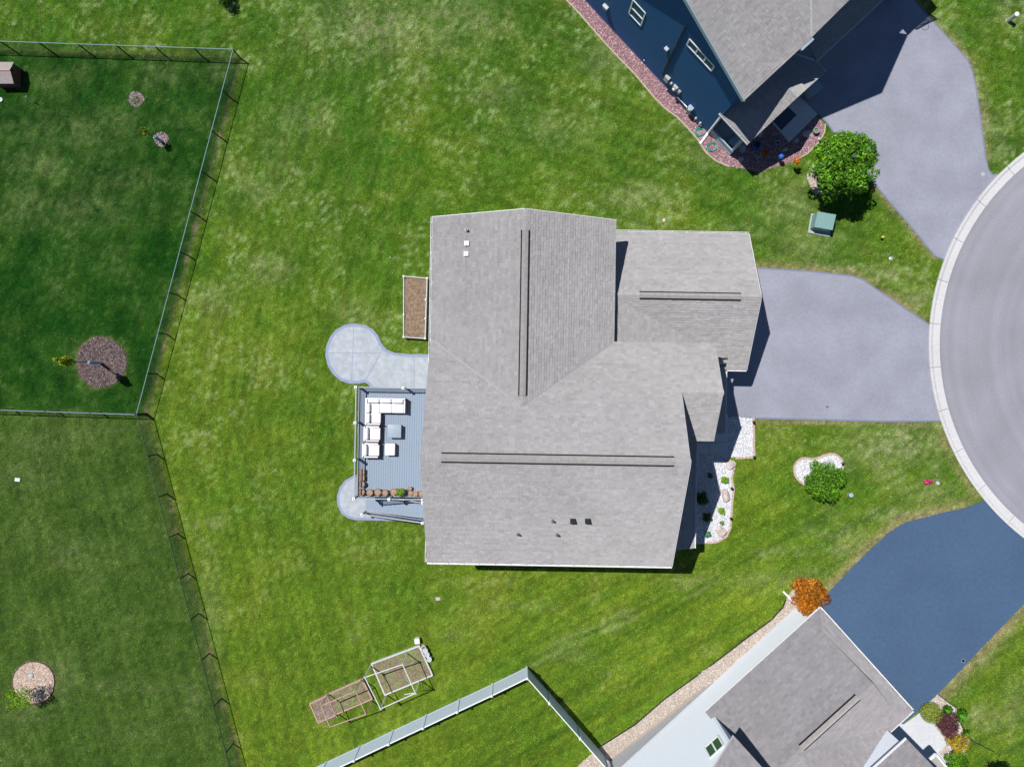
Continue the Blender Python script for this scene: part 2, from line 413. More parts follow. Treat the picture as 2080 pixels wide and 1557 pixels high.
# courses: real stepped lap courses (shingles, siding) over a convex planar polygon
def courses(pts, n, eu, ev, step, lift, tabs=None, seed=0, dutch=0.0):
    r = random.Random(seed); mb = MB()
    o = Vector(pts[0]); uv = [((Vector(p) - o).dot(eu), (Vector(p) - o).dot(ev)) for p in pts]
    vmin, vmax = min(v for _, v in uv), max(v for _, v in uv)
    def at(u, v, h): return o + eu * u + ev * v + n * h
    def clip(poly, v, keep_above):
        out = []
        for i in range(len(poly)):
            a, b = poly[i], poly[(i + 1) % len(poly)]
            ia = (a[1] >= v) if keep_above else (a[1] <= v); ib = (b[1] >= v) if keep_above else (b[1] <= v)
            if ia: out.append(a)
            if ia != ib:
                t = (v - a[1]) / (b[1] - a[1]); out.append((a[0] + t * (b[0] - a[0]), v))
        return out
    def rng_u(v):
        us = []
        for i in range(len(uv)):
            a, b = uv[i], uv[(i + 1) % len(uv)]
            if (a[1] - v) * (b[1] - v) <= 0 and abs(a[1] - b[1]) > 1e-6:
                t = (v - a[1]) / (b[1] - a[1]); us.append(a[0] + t * (b[0] - a[0]))
        return (min(us), max(us)) if us else None
    v = vmin; row = 0
    while v < vmax - 1e-4:
        v1 = min(v + step, vmax)
        pol = clip(clip(uv, v, True), v1, False)
        if len(pol) >= 3:
            if dutch:
                vm_ = min(v + step * dutch, v1)
                p1 = clip(pol, vm_, False)
                if len(p1) >= 3: mb.add([at(a, b, 0.003 + lift) for a, b in p1], [tuple(range(len(p1)))])
                p2 = clip(pol, vm_, True)
                if len(p2) >= 3: mb.add([at(a, b, 0.003 + lift * (1 - (b - vm_) / (step * (1 - dutch)))) for a, b in p2], [tuple(range(len(p2)))])
                v = v1; continue
            top = [at(a, b, 0.003 + lift * (1 - (b - v) / step)) for a, b in pol]
            low = [at(a, b, 0.0) for a, b in pol if abs(b - v) < 1e-5]
            lowt = [at(a, b, 0.003 + lift) for a, b in pol if abs(b - v) < 1e-5]
            mb.add(top, [tuple(range(len(top)))], 0.4 + 0.2 * r.random())
            if len(low) == 2:
                mb.add([low[0], low[1], lowt[1], lowt[0]], [(0, 1, 2, 3)], 0.0)
            if tabs:
                ra, rb = rng_u(v + 1e-4), rng_u(v1 - 1e-4)
                if ra and rb:
                    lo, hi = max(ra[0], rb[0]), min(ra[1], rb[1])
                    u = lo + 0.01
                    rowtone = (r.random() - 0.5) * 0.25
                    while u < hi - 0.06:
                        w = r.uniform(*tabs); u1 = min(u + w, hi - 0.008)
                        hh = r.choice((0.014, 0.011, 0.002, 0.002))
                        va, vb = v - 0.004, v1 - 0.004
                        q = [(u, va), (u1 - 0.006, va), (u1 - 0.006, vb), (u, vb)]
                        tp = [at(a, b, hh + 0.003 + lift * (1 - (b - v) / step)) for a, b in q]
                        bt = [at(a, b, 0.0) for a, b in q]
                        tn = min(1, max(0, 0.5 + rowtone + r.gauss(0, 0.22)))
                        o4 = len(mb.v)
                        mb.add(tp + bt, [(0, 1, 2, 3), (4, 5, 1, 0), (5, 6, 2, 1), (7, 4, 0, 3)], tn)
                        u = u1
        v = v1; row += 1
    return mb
def plane_axes(pts):
    n = Vector((0, 0, 0))
    for i in range(len(pts)):
        a, b = Vector(pts[i]), Vector(pts[(i + 1) % len(pts)])
        n += Vector(((a.y - b.y) * (a.z + b.z), (a.z - b.z) * (a.x + b.x), (a.x - b.x) * (a.y + b.y)))
    n.normalize()
    if n.z < 0: n = -n
    eu = Vector((0, 0, 1)).cross(n).normalized(); ev = n.cross(eu).normalized()
    return n, eu, ev
RS = [100]
def roof_plane(root, pts, shingle, thick=0.14, slabmat=None, tabs=(0.16, 0.36)):
    """one slope: a deck slab (roof) that carries its shingles in real lapped courses"""
    n, eu, ev = plane_axes(pts); RS[0] += 1
    t = [Vector(p) for p in pts]; b = [p - Vector((0, 0, thick)) for p in t]
    slab = build(MB().hexa(b, t), 'roof', slabmat or M['slab'], root)
    mb = courses([p + n * 0.002 for p in t], n, eu, ev, 0.165, 0.016, tabs, RS[0])
    s = build(mb, 'shingles', shingle, slab, tone=True, fix=False); s['kind'] = 'stuff'
    return slab
def siding(parent, pts, material, step=0.13, lift=0.014, outward=None):
    p = [Vector(q) for q in pts]
    n = (p[1] - p[0]).cross(p[2] - p[0]).normalized()
    if outward is not None and n.dot(outward) < 0: n = -n
    ev = Vector((0, 0, 1)); eu = ev.cross(n).normalized()
    s = build(courses(p, n, eu, ev, step, lift, dutch=0.62), 'siding', material, parent, fix=False); s['kind'] = 'stuff'
    return s
def prism_wall(root, pts, ext, material, name='wall'):
    """cross-section pts extruded by vector ext"""
    return build(MB().hexa([Vector(p) for p in pts], [Vector(p) + Vector(ext) for p in pts]), name, material, root)
def gutter(root, a, b, out, material, w=0.11, hang=0.9, name='gutter'):
    """open channel along a-b, 'out' is the horizontal direction away from the roof"""
    a, b, out = Vector(a), Vector(b), Vector(out).normalized()
    mb = MB(); d = (b - a); L = d.length; d.normalize(); z = Vector((0, 0, 1))
    mb.bar(a + out * (w / 2) - z * 0.10, b + out * (w / 2) - z * 0.10, w, 0.012)
    mb.bar(a + out * (w - 0.011) - z * 0.045, b + out * (w - 0.011) - z * 0.045, 0.024, 0.098)
    x = 0.3
    while x < L:
        p = a + d * x; mb.bar(p + out * 0.0 - z * 0.012, p + out * w - z * 0.012, 0.035, 0.012); x += hang
    return build(mb, name, material, root)
def ridge_vent(root, a, b, side, fall, w=0.17, capmat=None):
    """raised cap over the ridge line a-b; side = horizontal unit vector across, fall = drop at the cap edge"""
    a, b, side = Vector(a), Vector(b), Vector(side).normalized(); z = Vector((0, 0, 1))
    mb = MB(); h = 0.075
    for s in (-1, 1):
        p = [a + z * h, b + z * h, b + side * s * w + z * (h - fall), a + side * s * w + z * (h - fall)]
        mb.hexa([q - z * 0.02 for q in p], p)
    cap = build(mb, 'ridge_vent', capmat or M['shingle_cap'], root)
    m2 = MB()
    for s in (-1, 1):
        m2.bar(a + side * s * (w + 0.03) + z * (0.02 - fall), b + side * s * (w + 0.03) + z * (0.02 - fall), 0.075, 0.085)
    build(m2, 'vent_slot', M['dark'], cap)
    return cap
def window_on(root, quad, out, frame_w=0.07, mullions=(), depth=0.05):
    """quad: 4 world corners (bl, br, tr, tl) on a wall"""
    bl, br, tr, tl = [Vector(q) + out * 0.02 for q in quad]
    mb = MB()
    for a, b in ((bl, br), (br, tr), (tr, tl), (tl, bl)):
        mb.bar(a + out * depth / 2, b + out * depth / 2, frame_w, depth, up=out)
    for f in mullions:
        mb.bar(bl.lerp(br, f) + out * depth * .4, tl.lerp(tr, f) + out * depth * .4, frame_w, depth * .8, up=out)
    w = build(mb, 'window', M['white'], root)
    fr = [0] + list(mullions) + [1]
    for i in range(len(fr) - 1):
        g = [bl.lerp(br, fr[i]), bl.lerp(br, fr[i + 1]), tl.lerp(tr, fr[i + 1]), tl.lerp(tr, fr[i])]
        build(MB().hexa([p for p in g], [p + out * 0.012 for p in g]), 'pane', M['glass'], w)
    return w

# ================================================================== LARGE STRUCTURE: ground, paving, beds
RC = (2378.5, 701.0); R_OUT, R_IN = 493.0, 470.0
def arc(r, y0, y1, n=14):
    out = []
    for i in range(n + 1):
        y = y0 + (y1 - y0) * i / n
        out.append((RC[0] - math.sqrt(r * r - (y - RC[1]) ** 2), y))
    return out
DRIVE_MAIN = [(1440, 560), (1540, 543), (1640, 549), (1730, 559), (1752, 566), (1775, 582), (1830, 619), (1875, 649)] + arc(488, 661, 856) + [(1800, 857), (1640, 853), (1478, 849), (1440, 849)]
DRIVE_NE = [(1857, 0), (1898, 46), (1940, 92), (1966, 122), (1976, 145), (1983, 175), (1993, 244), (2003, 321), (2009, 345), (2016, 354)] + \
    [(2040, 340), (1992, 385), (1925, 497), (1906, 531)] + [(1898, 521), (1850, 462), (1795, 398), (1764, 360), (1699, 279), (1676, 247), (1655, 228), (1600, 180), (1560, 60), (1600, -160), (1780, -200)]
DRIVE_NE[10:14] = list(reversed(arc(488, 353, 530, 10)))[::-1]
DRIVE_SE = arc(488, 1013, 1170, 10)[::1] + [(2300, 1180), (2160, 1150), (2080, 1226), (2020, 1287), (1960, 1351), (1905, 1408), (1868, 1441), (1832, 1470), (1780, 1470), (1640, 1260), (1664, 1224), (1680, 1205), (1720, 1162), (1760, 1122), (1800, 1085), (1818, 1072), (1838, 1061), (1870, 1052), (1920, 1039), (1960, 1031), (1978, 1024)]
PATIO = [(880, 719), (835, 719), (803, 716.5), (786, 710), (775, 697), (768, 681), (757, 668), (740, 660), (720, 656.5), (700, 660), (683, 669), (670, 685), (663, 703), (661, 722), (666, 742), (676, 759), (692, 773), (710, 779), (730, 779), (741, 776.5), (748, 780), (756, 790), (880, 795)]
PAD = [(735, 962), (720, 964), (702, 974), (690, 989), (684.5, 1008), (686, 1026), (694, 1042), (708, 1052), (724, 1055.5), (760, 1056), (820, 1057.5), (872, 1060), (872, 1000), (780, 962)]
WALK = [(1395, 840), (1478, 840), (1478, 922), (1395, 922)]
BED_NE_SIDE = [(1120, -30), (1150, 0), (1180, 32), (1206, 62), (1245, 106), (1290, 152), (1330, 200), (1352, 222), (1375, 238), (1398, 262), (1418, 285), (1432, 308), (1452, 326), (1478, 338), (1505, 342), (1520, 335), (1470, 295), (1436, 268), (1188, 0), (1160, -30)]
BED_NE_FRONT = [(1476, 314), (1492, 330), (1508, 342), (1540, 350), (1580, 338), (1612, 328), (1640, 312), (1662, 290), (1674, 270), (1676, 252), (1660, 236), (1640, 215), (1560, 240), (1500, 270)]
BED_FRONT_A = [(1476, 845), (1530, 849), (1532, 927), (1478, 928)]
BED_FRONT_B = [(1400, 921), (1478, 922), (1480, 930), (1492, 938), (1489, 955), (1485, 972), (1489, 992), (1486, 1020), (1484, 1050), (1482, 1072), (1474, 1088), (1455, 1099), (1440, 1100), (1430, 1104), (1400, 1104)]
ISLAND = smooth_poly([(1613, 952), (1618, 938), (1632, 930), (1650, 932), (1668, 927), (1688, 921), (1703, 927), (1712, 940), (1708, 955), (1690, 975), (1660, 990), (1634, 983), (1618, 970)], 4)
BED_SE_STRIP = [(1596, 1216), (1609, 1196), (1622, 1188), (1640, 1200), (1632, 1222), (1619, 1236), (1436, 1397), (1431, 1391), (1231, 1547), (1215, 1575), (1150, 1590), (1175, 1552), (1222, 1513), (1290, 1470), (1350, 1418), (1410, 1375), (1460, 1338), (1520, 1292), (1566, 1258), (1590, 1232)]
BED_SE_FRONT = [(1868, 1442), (1905, 1409), (1922, 1422), (1944, 1438), (1948, 1462), (1960, 1490), (1970, 1503), (1962, 1520), (1940, 1575), (1915, 1575), (1900, 1520), (1925, 1505)]
WALK_SE = [(1770, 1505), (1800, 1468), (1836, 1469), (1873, 1443), (1925, 1507), (1906, 1526), (1930, 1560), (1890, 1580)]
def circ(cx, cy, r, n=28, wob=0.0, seed=1):
    q = random.Random(seed); ph = [q.uniform(0, 6.28) for _ in range(3)]
    return [(cx + (r * (1 + wob * math.sin(3 * a + ph[0]) + wob * .6 * math.sin(5 * a + ph[1]))) * math.cos(a),
             cy + (r * (1 + wob * math.sin(3 * a + ph[0]) + wob * .6 * math.sin(5 * a + ph[1]))) * math.sin(a)) for a in [2 * math.pi * i / n for i in range(n)]]
MULCH_BIG = circ(206, 735, 51, 32, 0.012, 3)
GRAVEL_TREE = circ(69, 1385, 43, 32, 0.015, 5)
MULCH_A = circ(277, 202, 15.5, 18, 0.06, 7)
MULCH_B = circ(328, 283, 14.5, 18, 0.05, 9)
BED_TREE_NE = circ(1672, 362, 33, 20, 0.05, 11)
RAISED = [(822, 563), (869, 567), (865, 688), (822, 685)]
GARDEN = [[(756, 1345), (852, 1309), (879, 1368), (783, 1408)], [(667.7, 1407), (737, 1376), (757, 1416), (684.6, 1447)], [(631, 1426), (667.7, 1408.5), (684, 1449), (648.5, 1464)]]
KERBPOLY = [(RC[0] + R_OUT * math.cos(a), RC[1] + R_OUT * math.sin(a)) for a in [2 * math.pi * i / 120 for i in range(120)]]
HOUSE_MAIN = [(880, 480), (1200, 480), (1440, 520), (1440, 740), (1400, 760), (1400, 900), (1380, 1085), (905, 1085), (905, 960), (735, 1000), (735, 800), (890, 760)]
HOUSE_NE = [(1190, 0), (1440, 268), (1480, 315), (1640, 215), (1700, 160), (1800, 0), (1700, -300), (1300, -300), (1160, -30)]
HOUSE_SE = [(1632, 1238), (1436, 1397), (1229, 1551), (1200, 1700), (1800, 1700), (1900, 1560), (1830, 1470), (1660, 1260)]
NOGRASS = [DRIVE_MAIN, DRIVE_NE, DRIVE_SE, PATIO, PAD, WALK, BED_NE_SIDE, BED_NE_FRONT, BED_FRONT_A, BED_FRONT_B, ISLAND, BED_SE_STRIP, BED_SE_FRONT, WALK_SE, MULCH_BIG, GRAVEL_TREE, MULCH_A, MULCH_B, BED_TREE_NE, RAISED, KERBPOLY, HOUSE_MAIN, HOUSE_NE, HOUSE_SE] + GARDEN

# ---- what colour the turf has, by place (photo pixel of the ground point)
FENCE_N = [(57, 84), (143, 88), (226, 92), (310, 95.5), (392, 98), (473, 100)]
YARD_N = [(-900, 70), (27, 104), (250, 112), (489, 119), (297, 840), (150, 836), (27, 831), (-900, 800)]
YARD_S = [(-900, 800), (27, 831), (297, 840), (361, 1083), (426, 1326), (494, 1575), (590, 1900), (-900, 1900)]
YARD_W = [(1070, 1354), (1000, 1388), (800, 1482), (640, 1560), (400, 1700), (1250, 1700), (1228, 1535), (1113, 1403)]
FENCE_LINE_E = [(489, 119), (297, 840), (361, 1083), (426, 1326), (494, 1575)]
def dist_line(x, y, pts):
    d = np.full(np.shape(x), 1e9)
    for i in range(len(pts) - 1):
        ax, ay = pts[i]; bx, by = pts[i + 1]; vx, vy = bx - ax, by - ay; l2 = vx * vx + vy * vy
        t = np.clip(((x - ax) * vx + (y - ay) * vy) / l2, 0, 1)
        d = np.minimum(d, np.hypot(x - ax - t * vx, y - ay - t * vy))
    return d
def npstep(a, b, x):
    t = np.clip((x - a) / (b - a), 0, 1); return t * t * (3 - 2 * t)
# dry (pale) patches: x, y, rx, ry, amount
DRY = [(790, 60, 150, 60, .55), (930, 40, 80, 40, .5), (700, 20, 60, 30, .3), (545, 545, 40, 30, .55), (720, 640, 36, 24, .4), (440, 610, 45, 30, .35), (520, 380, 50, 35, .35), (600, 240, 70, 40, .25),
       (1300, 400, 55, 26, .6), (1250, 410, 30, 15, .4), (1130, 260, 90, 40, .25), (1020, 190, 60, 30, .3), (1230, 110, 60, 45, .35), (1420, 320, 30, 30, .3), (1500, 470, 60, 18, .35), (1290, 455, 60, 14, .3), (1600, 420, 60, 50, .35),
       (1640, 500, 70, 35, .35), (1820, 900, 90, 38, .75), (1760, 930, 60, 30, .55), (1880, 1000, 60, 26, .45), (1840, 1045, 70, 16, .75), (1730, 1110, 55, 22, .5), (1700, 1080, 60, 18, .35), (1800, 880, 60, 14, .4),
       (1560, 870, 30, 60, .15), (1640, 1170, 40, 16, .55), (1560, 1180, 70, 20, .3), (1410, 1180, 60, 14, .2), (1860, 600, 40, 26, .5), (1800, 560, 60, 14, .7), (1700, 545, 80, 10, .75), (1930, 100, 24, 50, .6), (2000, 260, 12, 70, .6), (2060, 20, 40, 30, .5),
       (2030, 300, 30, 30, .4), (1940, 1370, 30, 30, .8), (1985, 1320, 30, 30, .7), (2040, 1270, 24, 30, .65), (2000, 1460, 40, 30, .4), (2060, 1440, 26, 60, .35), (1900, 940, 20, 40, .4),
       (130, 160, 60, 26, .3), (170, 260, 120, 36, .45), (90, 330, 90, 34, .55), (250, 360, 90, 24, .45), (160, 420, 130, 30, .5), (60, 420, 60, 40, .5), (330, 150, 40, 30, .4), (440, 150, 22, 30, .5), (40, 260, 40, 40, .4),
       (60, 900, 90, 20, .35), (180, 880, 90, 14, .3), (60, 960, 60, 30, .35), (150, 1120, 90, 30, .3), (120, 1370, 40, 50, .6), (50, 1440, 50, 30, .5), (250, 1395, 100, 14, .4), (390, 1420, 30, 40, .35), (280, 1490, 60, 16, .3), (30, 1540, 60, 10, .4),
       (440, 1060, 20, 14, .4), (560, 330, 40, 40, .25), (890, 1215, 8, 4, .7), (1180, 940, 1, 1, 0), (430, 1250, 24, 100, .3), (1080, 1230, 60, 10, .2), (930, 1290, 40, 12, .2), (1150, 1330, 50, 14, .3), (1590, 1120, 60, 10, .3)]
def lawn_rgb(x, y):
    """x, y photo pixels (arrays) -> linear base colour of the turf"""
    n1 = fbm(x, y, 170, 11); n2 = fbm(x, y, 60, 21); n3 = fbm(x, y, 22, 31, 3); n4 = fbm(x, y, 8, 41, 2); n5 = fbm(x, y, 13, 45, 3)
    # mower stripes: near vertical on the west lawn, diagonal on the south-east lawn
    wob = 14 * fbm(x, y, 200, 51)
    s1 = np.sin((x + 0.10 * y + 0.00016 * (y - 900) ** 2 + wob) * 2 * np.pi / 21.0)
    s2 = np.sin((0.52 * x + 0.86 * y + wob) * 2 * np.pi / 46.0)
    s3 = np.sin((x * 0.12 + y) * 2 * np.pi / 34.0)
    wS = npstep(800, 1150, y) * npstep(800, 1150, x)
    wW = npstep(1000, 760, x) * npstep(420, 700, y)
    stripe = 0.55 * s1 * wW + 0.5 * s2 * wS
    green = np.stack([0.120 + 0 * x, 0.206 + 0 * x, 0.014 + 0 * x], -1)
    lush = np.array([0.060, 0.152, 0.010]); yellow = np.array([0.205, 0.262, 0.024]); dry = np.array([0.340, 0.365, 0.165])
    f = np.clip((n1 - .5) * 1.6 + (n2 - .5) * 1.4 + (n3 - .5) * 1.0 + 0.42 * stripe - .55 * npstep(760, 250, y) - .08, -1, 1)
    c = np.where(f[..., None] > 0, green + (yellow - green) * (f * .85)[..., None], green + (lush - green) * (-f)[..., None])
    # north lawn a bit more lush, south lawn yellower
    warm = npstep(640, 1250, y) * .12
    c = c + (yellow - c) * warm[..., None]
    # dry blotches
    d = np.zeros(np.shape(x))
    for (a, b, rx, ry, am) in DRY:
        q = ((x - a) / rx) ** 2 + ((y - b) / ry) ** 2
        d = np.maximum(d, am * np.exp(-q))
    d = d * np.clip(0.45 + 0.7 * (n3 - .35) + 2.2 * (n4 - .45), 0, 1.4)
    d = d + .22 * npstep(.60, .78, n2) * npstep(.5, .7, n4) + .10 * npstep(.58, .75, n3) * npstep(1000, 300, y)
    # tracks of the mower in the south-east lawn
    t1 = dist_line(x, y, [(1085, 1340), (1160, 1300), (1230, 1272), (1320, 1228), (1400, 1200), (1480, 1150), (1560, 1112), (1640, 1062), (1700, 1034), (1770, 990), (1830, 965)]) + 14 * (fbm(x, y, 50, 61) - .5)
    d = d + .36 * np.exp(-((t1 - 9) / 4.0) ** 2) * npstep(.35, .65, n2)
    lushline = (.25 + .6 * n3) * np.exp(-((t1 + 0 * x) / 5.5) ** 2)
    t2 = dist_line(x, y, [(1100, 1370), (1300, 1270), (1480, 1190), (1620, 1120), (1760, 1050)])
    lushline = np.maximum(lushline, .5 * np.exp(-(t2 / 9.0) ** 2) * npstep(1180, 1300, x))
    c = c + (lush - c) * (lushline * .8)[..., None]
    # fenced yards: another, darker turf
    yn = inside(YARD_N, x, y); ys = inside(YARD_S, x, y)
    fn = np.clip((n2 - .5) * 2.2 + (n3 - .5) * 1.3, -1, 1)
    cn = np.array([0.0200, 0.082, 0.0060]) + np.clip(fn, -.6, 1)[..., None] * np.array([0.020, 0.036, 0.004])
    cs = np.array([0.064, 0.124, 0.0175]) + np.clip(fn, -.7, 1)[..., None] * np.array([0.024, 0.030, 0.006]) + (0.10 * s3 * .02)[..., None]
    c = np.where(yn[..., None], cn, c); c = np.where(ys[..., None], cs, c)
    d = np.where(yn, d * .8, np.where(ys, d * 1.15, d))
    drydark = np.array([0.175, 0.225, 0.075])
    dc = np.where((yn | ys)[..., None], drydark, dry)
    d = np.clip(d, 0, .92)
    c = c + (dc - c) * d[..., None]
    # uncut strip along the chain-link fence, with bare spots
    df = dist_line(x, y, FENCE_LINE_E)
    st = np.exp(-((df) / 4.5) ** 2)
    bare = np.array([0.30, 0.235, 0.13]); weedy = np.array([0.105, 0.125, 0.040])
    c = c + (weedy - c) * (st * .8)[..., None]
    c = c + (bare - c) * (st * npstep(.60, .72, n3) * .9)[..., None]
    dfn = dist_line(x, y, [(0, 101), (475, 120)]); sn = np.exp(-(dfn / 3.5) ** 2)
    c = c + (weedy - c) * (sn * .7)[..., None]
    # tan rim where turf meets paving
    for ln, w in (([(1540, 541), (1640, 547), (1730, 557), (1775, 579), (1875, 646)], 10), ([(1898, 524), (1795, 401), (1764, 363)], 6), ([(1857, 0), (1898, 46), (1966, 122), (1983, 175), (2003, 321)], 9),
                  ([(1530, 855), (1700, 859), (1900, 862)], 4), ([(1680, 1200), (1800, 1080), (1838, 1056), (1960, 1027)], 14), ([(2080, 1232), (1960, 1357), (1905, 1415)], 16),
                  ([(1905, 862), (1930, 930), (1982, 1008)], 6), (RAISED + RAISED[:1], 3)):
        dl = dist_line(x, y, ln); e = np.exp(-(dl / w) ** 2) * np.clip(.25 + 1.3 * n3, 0, 1) * .8
        c = c + (np.array([0.33, 0.27, 0.13]) - c) * np.clip(e, 0, 1)[..., None]
    # fringes of beds
    for poly in (MULCH_BIG, GRAVEL_TREE, BED_NE_SIDE[:14], ISLAND):
        dl = dist_line(x, y, list(poly) + ([poly[0]] if poly is not BED_NE_SIDE else [])); e = np.exp(-(dl / 3.0) ** 2) * .5
        c = c + (np.array([0.24, 0.24, 0.09]) - c) * e[..., None]
    # pale clover-like flecks, a hand wide, and short dark tufts
    n6 = fbm(x, y, 5.5, 47, 2)
    fl = npstep(.55, .80, n6) * (.10 + .65 * npstep(.45, .64, n2)) * np.where(yn | ys, .5, 1.0) * npstep(1500, 500, y + .25 * x - 250)
    c = c + (np.array([0.25, 0.345, 0.135]) * np.where(yn | ys, .45, 1.0)[..., None] - c) * np.clip(fl, 0, .85)[..., None]
    # fine streaks left by the mower: along the fence in the west, slanting elsewhere
    a1 = vnoise(df, y * .07, 5.0, 71) - .5
    a2 = vnoise(.50 * x + .87 * y, (.87 * x - .50 * y) * .06, 5.0, 73) - .5
    a3 = vnoise(-.30 * x + .95 * y, (.95 * x + .30 * y) * .06, 5.0, 75) - .5
    east = npstep(760, 1000, x); south = npstep(760, 1000, y)
    stk = a1 * (1 - east) + (a2 * south + a3 * (1 - south)) * east
    c = c * (1 + .46 * stk)[..., None] * (0.56 + .88 * n6)[..., None]
    return c

# ---- ground: one sheet, fine where the photo looks, coarse out to the horizon
fine = 0.24
xs = list(np.arange(-36, 36.01, fine)); ys_ = list(np.arange(-28, 28.01, fine))
far = [1.5, 4, 9, 20, 45, 100, 220, 500, 1200]
xs = [-36 - f for f in reversed(far)] + xs + [36 + f for f in far]
ys_ = [-28 - f for f in reversed(far)] + ys_ + [28 + f for f in far]
GX, GY = np.meshgrid(np.array(xs), np.array(ys_))
def zg_np(x, y):
    gx, gy = x / PXM - S_O[0], -y / PXM - S_O[1]
    s = gx * S_D[0] + gy * S_D[1]; t = gx * S_N[0] + gy * S_N[1]
    a = np.clip((s - 225) / 260.0, 0, 1); d = 1 - npstep(40, 260, -t)
    return -1.35 * a ** 1.2 * d
GZ = zg_np(GX, GY)
kx = F / (H - GZ)
ground_rgb = lawn_rgb(np.clip(GX * kx + CX, -300, 2400), np.clip(-GY * kx + CY, -300, 1900))
farm = npstep(35.9, 37.5, np.abs(GX)) + npstep(27.9, 29.5, np.abs(GY))       # past the fine grid the turf takes its mean colour
ground_rgb = ground_rgb + (np.array([0.100, 0.190, 0.020]) - ground_rgb) * np.clip(farm, 0, 1)[..., None]
nx, ny = len(xs), len(ys_)
idx = np.arange(nx * ny).reshape(ny, nx)
quads = np.stack([idx[:-1, :-1], idx[:-1, 1:], idx[1:, 1:], idx[1:, :-1]], -1).reshape(-1, 4)
ground = np_mesh('ground', np.stack([GX, GY, GZ - 0.0], -1).reshape(-1, 3), quads, M['ground'], col=ground_rgb.reshape(-1, 3) * 0.72)
ground['kind'] = 'structure'

# ---- grass blades, real geometry, only where the photo shows turf
NB = 980000
bx = rng.uniform(-35.5, 35.5, NB); by = rng.uniform(-27, 27, NB); bz = zg_np(bx, by)
bpx = bx * F / (H - bz) + CX; bpy_ = -by * F / (H - bz) + CY
keep = np.ones(NB, bool)
for poly in NOGRASS:
    a = np.array(poly); mnx, mny = a.min(0) - 1; mxx, mxy = a.max(0) + 1
    sel = np.where(keep & (bpx > mnx) & (bpx < mxx) & (bpy_ > mny) & (bpy_ < mxy))[0]
    keep[sel[inside(poly, bpx[sel], bpy_[sel])]] = False
bx, by, bz, bpx, bpy_ = bx[keep], by[keep], bz[keep], bpx[keep], bpy_[keep]
nb = len(bx)
brgb = lawn_rgb(bpx, bpy_) * rng.lognormal(0.0, 0.42, (nb, 1)) * 1.12
brgb[:, 0] *= rng.normal(1, 0.10, nb); brgb = np.clip(brgb, 0.002, 0.6)
straw = rng.random(nb) < 0.025
brgb[straw] = brgb[straw] * .4 + np.array([0.26, 0.25, 0.13]) * .6 * np.clip(brgb[straw].mean(1, keepdims=True) / .08, .4, 1.2)
ang = rng.uniform(0, 2 * np.pi, nb); ln = rng.uniform(0.07, 0.15, nb); wd = rng.uniform(0.018, 0.034, nb); tl = rng.uniform(0.35, 1.0, nb)
dx, dy = np.cos(ang), np.sin(ang)
base = np.stack([bx, by, bz + 0.001], -1)
side = np.stack([-dy, dx, 0 * dx], -1) * (wd / 2)[:, None]
tip = base + np.stack([dx * ln * np.cos(tl), dy * ln * np.cos(tl), ln * np.sin(tl) * .75], -1)
V = np.stack([base - side, base + side, tip], 1).reshape(-1, 3)
grass = np_mesh('grass', V, np.arange(nb * 3).reshape(-1, 3), M['grass'], col=np.repeat(brgb, 3, 0), kind='stuff')
tag(grass, 'short mown green turf around the houses, paler where dry', 'grass')

# ---- road and kerb
mb = MB().prism([P(x, y) for x, y in [(RC[0] + (R_IN + 4) * math.cos(2 * math.pi * i / 160), RC[1] + (R_IN + 4) * math.sin(2 * math.pi * i / 160)) for i in range(160)]], -0.05, 0.006)
road = build(mb, 'road', M['road']); road['kind'] = 'structure'
kerb = thing('kerb', None, None, P(1897, 701)); kerb['kind'] = 'structure'
nsec = 26
for i in range(nsec):
    a0 = math.pi * (0.62 + 0.76 * i / nsec) ; a1 = math.pi * (0.62 + 0.76 * (i + 1) / nsec) - 0.012 / (R_IN * PXM)
    if not (0.60 * math.pi < a0 < 1.40 * math.pi): continue
    if i % 2: continue
    a1 = math.pi * (0.62 + 0.76 * (i + 2) / nsec) - 0.03 / (R_IN * PXM)
    b = []; prof = [(R_IN, 0.012), (R_IN + 14, 0.018), (R_OUT - 5, 0.075), (R_OUT, 0.085)]
    vs = []; fs = []; m = 7
    for j in range(m):
        a = a0 + (a1 - a0) * j / (m - 1)
        for r, z in prof: p = P(RC[0] + r * math.cos(a), RC[1] + r * math.sin(a)); vs.append((p.x, p.y, z))
        for r, z in (prof[-1], prof[0]): p = P(RC[0] + r * math.cos(a), RC[1] + r * math.sin(a)); vs.append((p.x, p.y, -0.08))
    for j in range(m - 1):
        for k in range(6): k2 = (k + 1) % 6; fs.append((j * 6 + k, j * 6 + k2, (j + 1) * 6 + k2, (j + 1) * 6 + k))
    fs += [tuple(range(6)), tuple(reversed(range((m - 1) * 6, m * 6)))]
    build(MB().add(vs, fs), 'kerb_section', M['kerb'], kerb)
kb = MB()
for j in range(60):
    a0 = math.pi * (0.61 + 0.78 * j / 60); a1 = math.pi * (0.61 + 0.78 * (j + 1) / 60)
    q = [P(RC[0] + r * math.cos(a), RC[1] + r * math.sin(a)) for a, r in ((a0, R_IN + 1), (a1, R_IN + 1), (a1, R_OUT - 1), (a0, R_OUT - 1))]
    kb.hexa([Vector((p.x, p.y, -0.1)) for p in q], [Vector((p.x, p.y, 0.007)) for p in q])
build(kb, 'kerb_bedding', M['joint'], kerb)

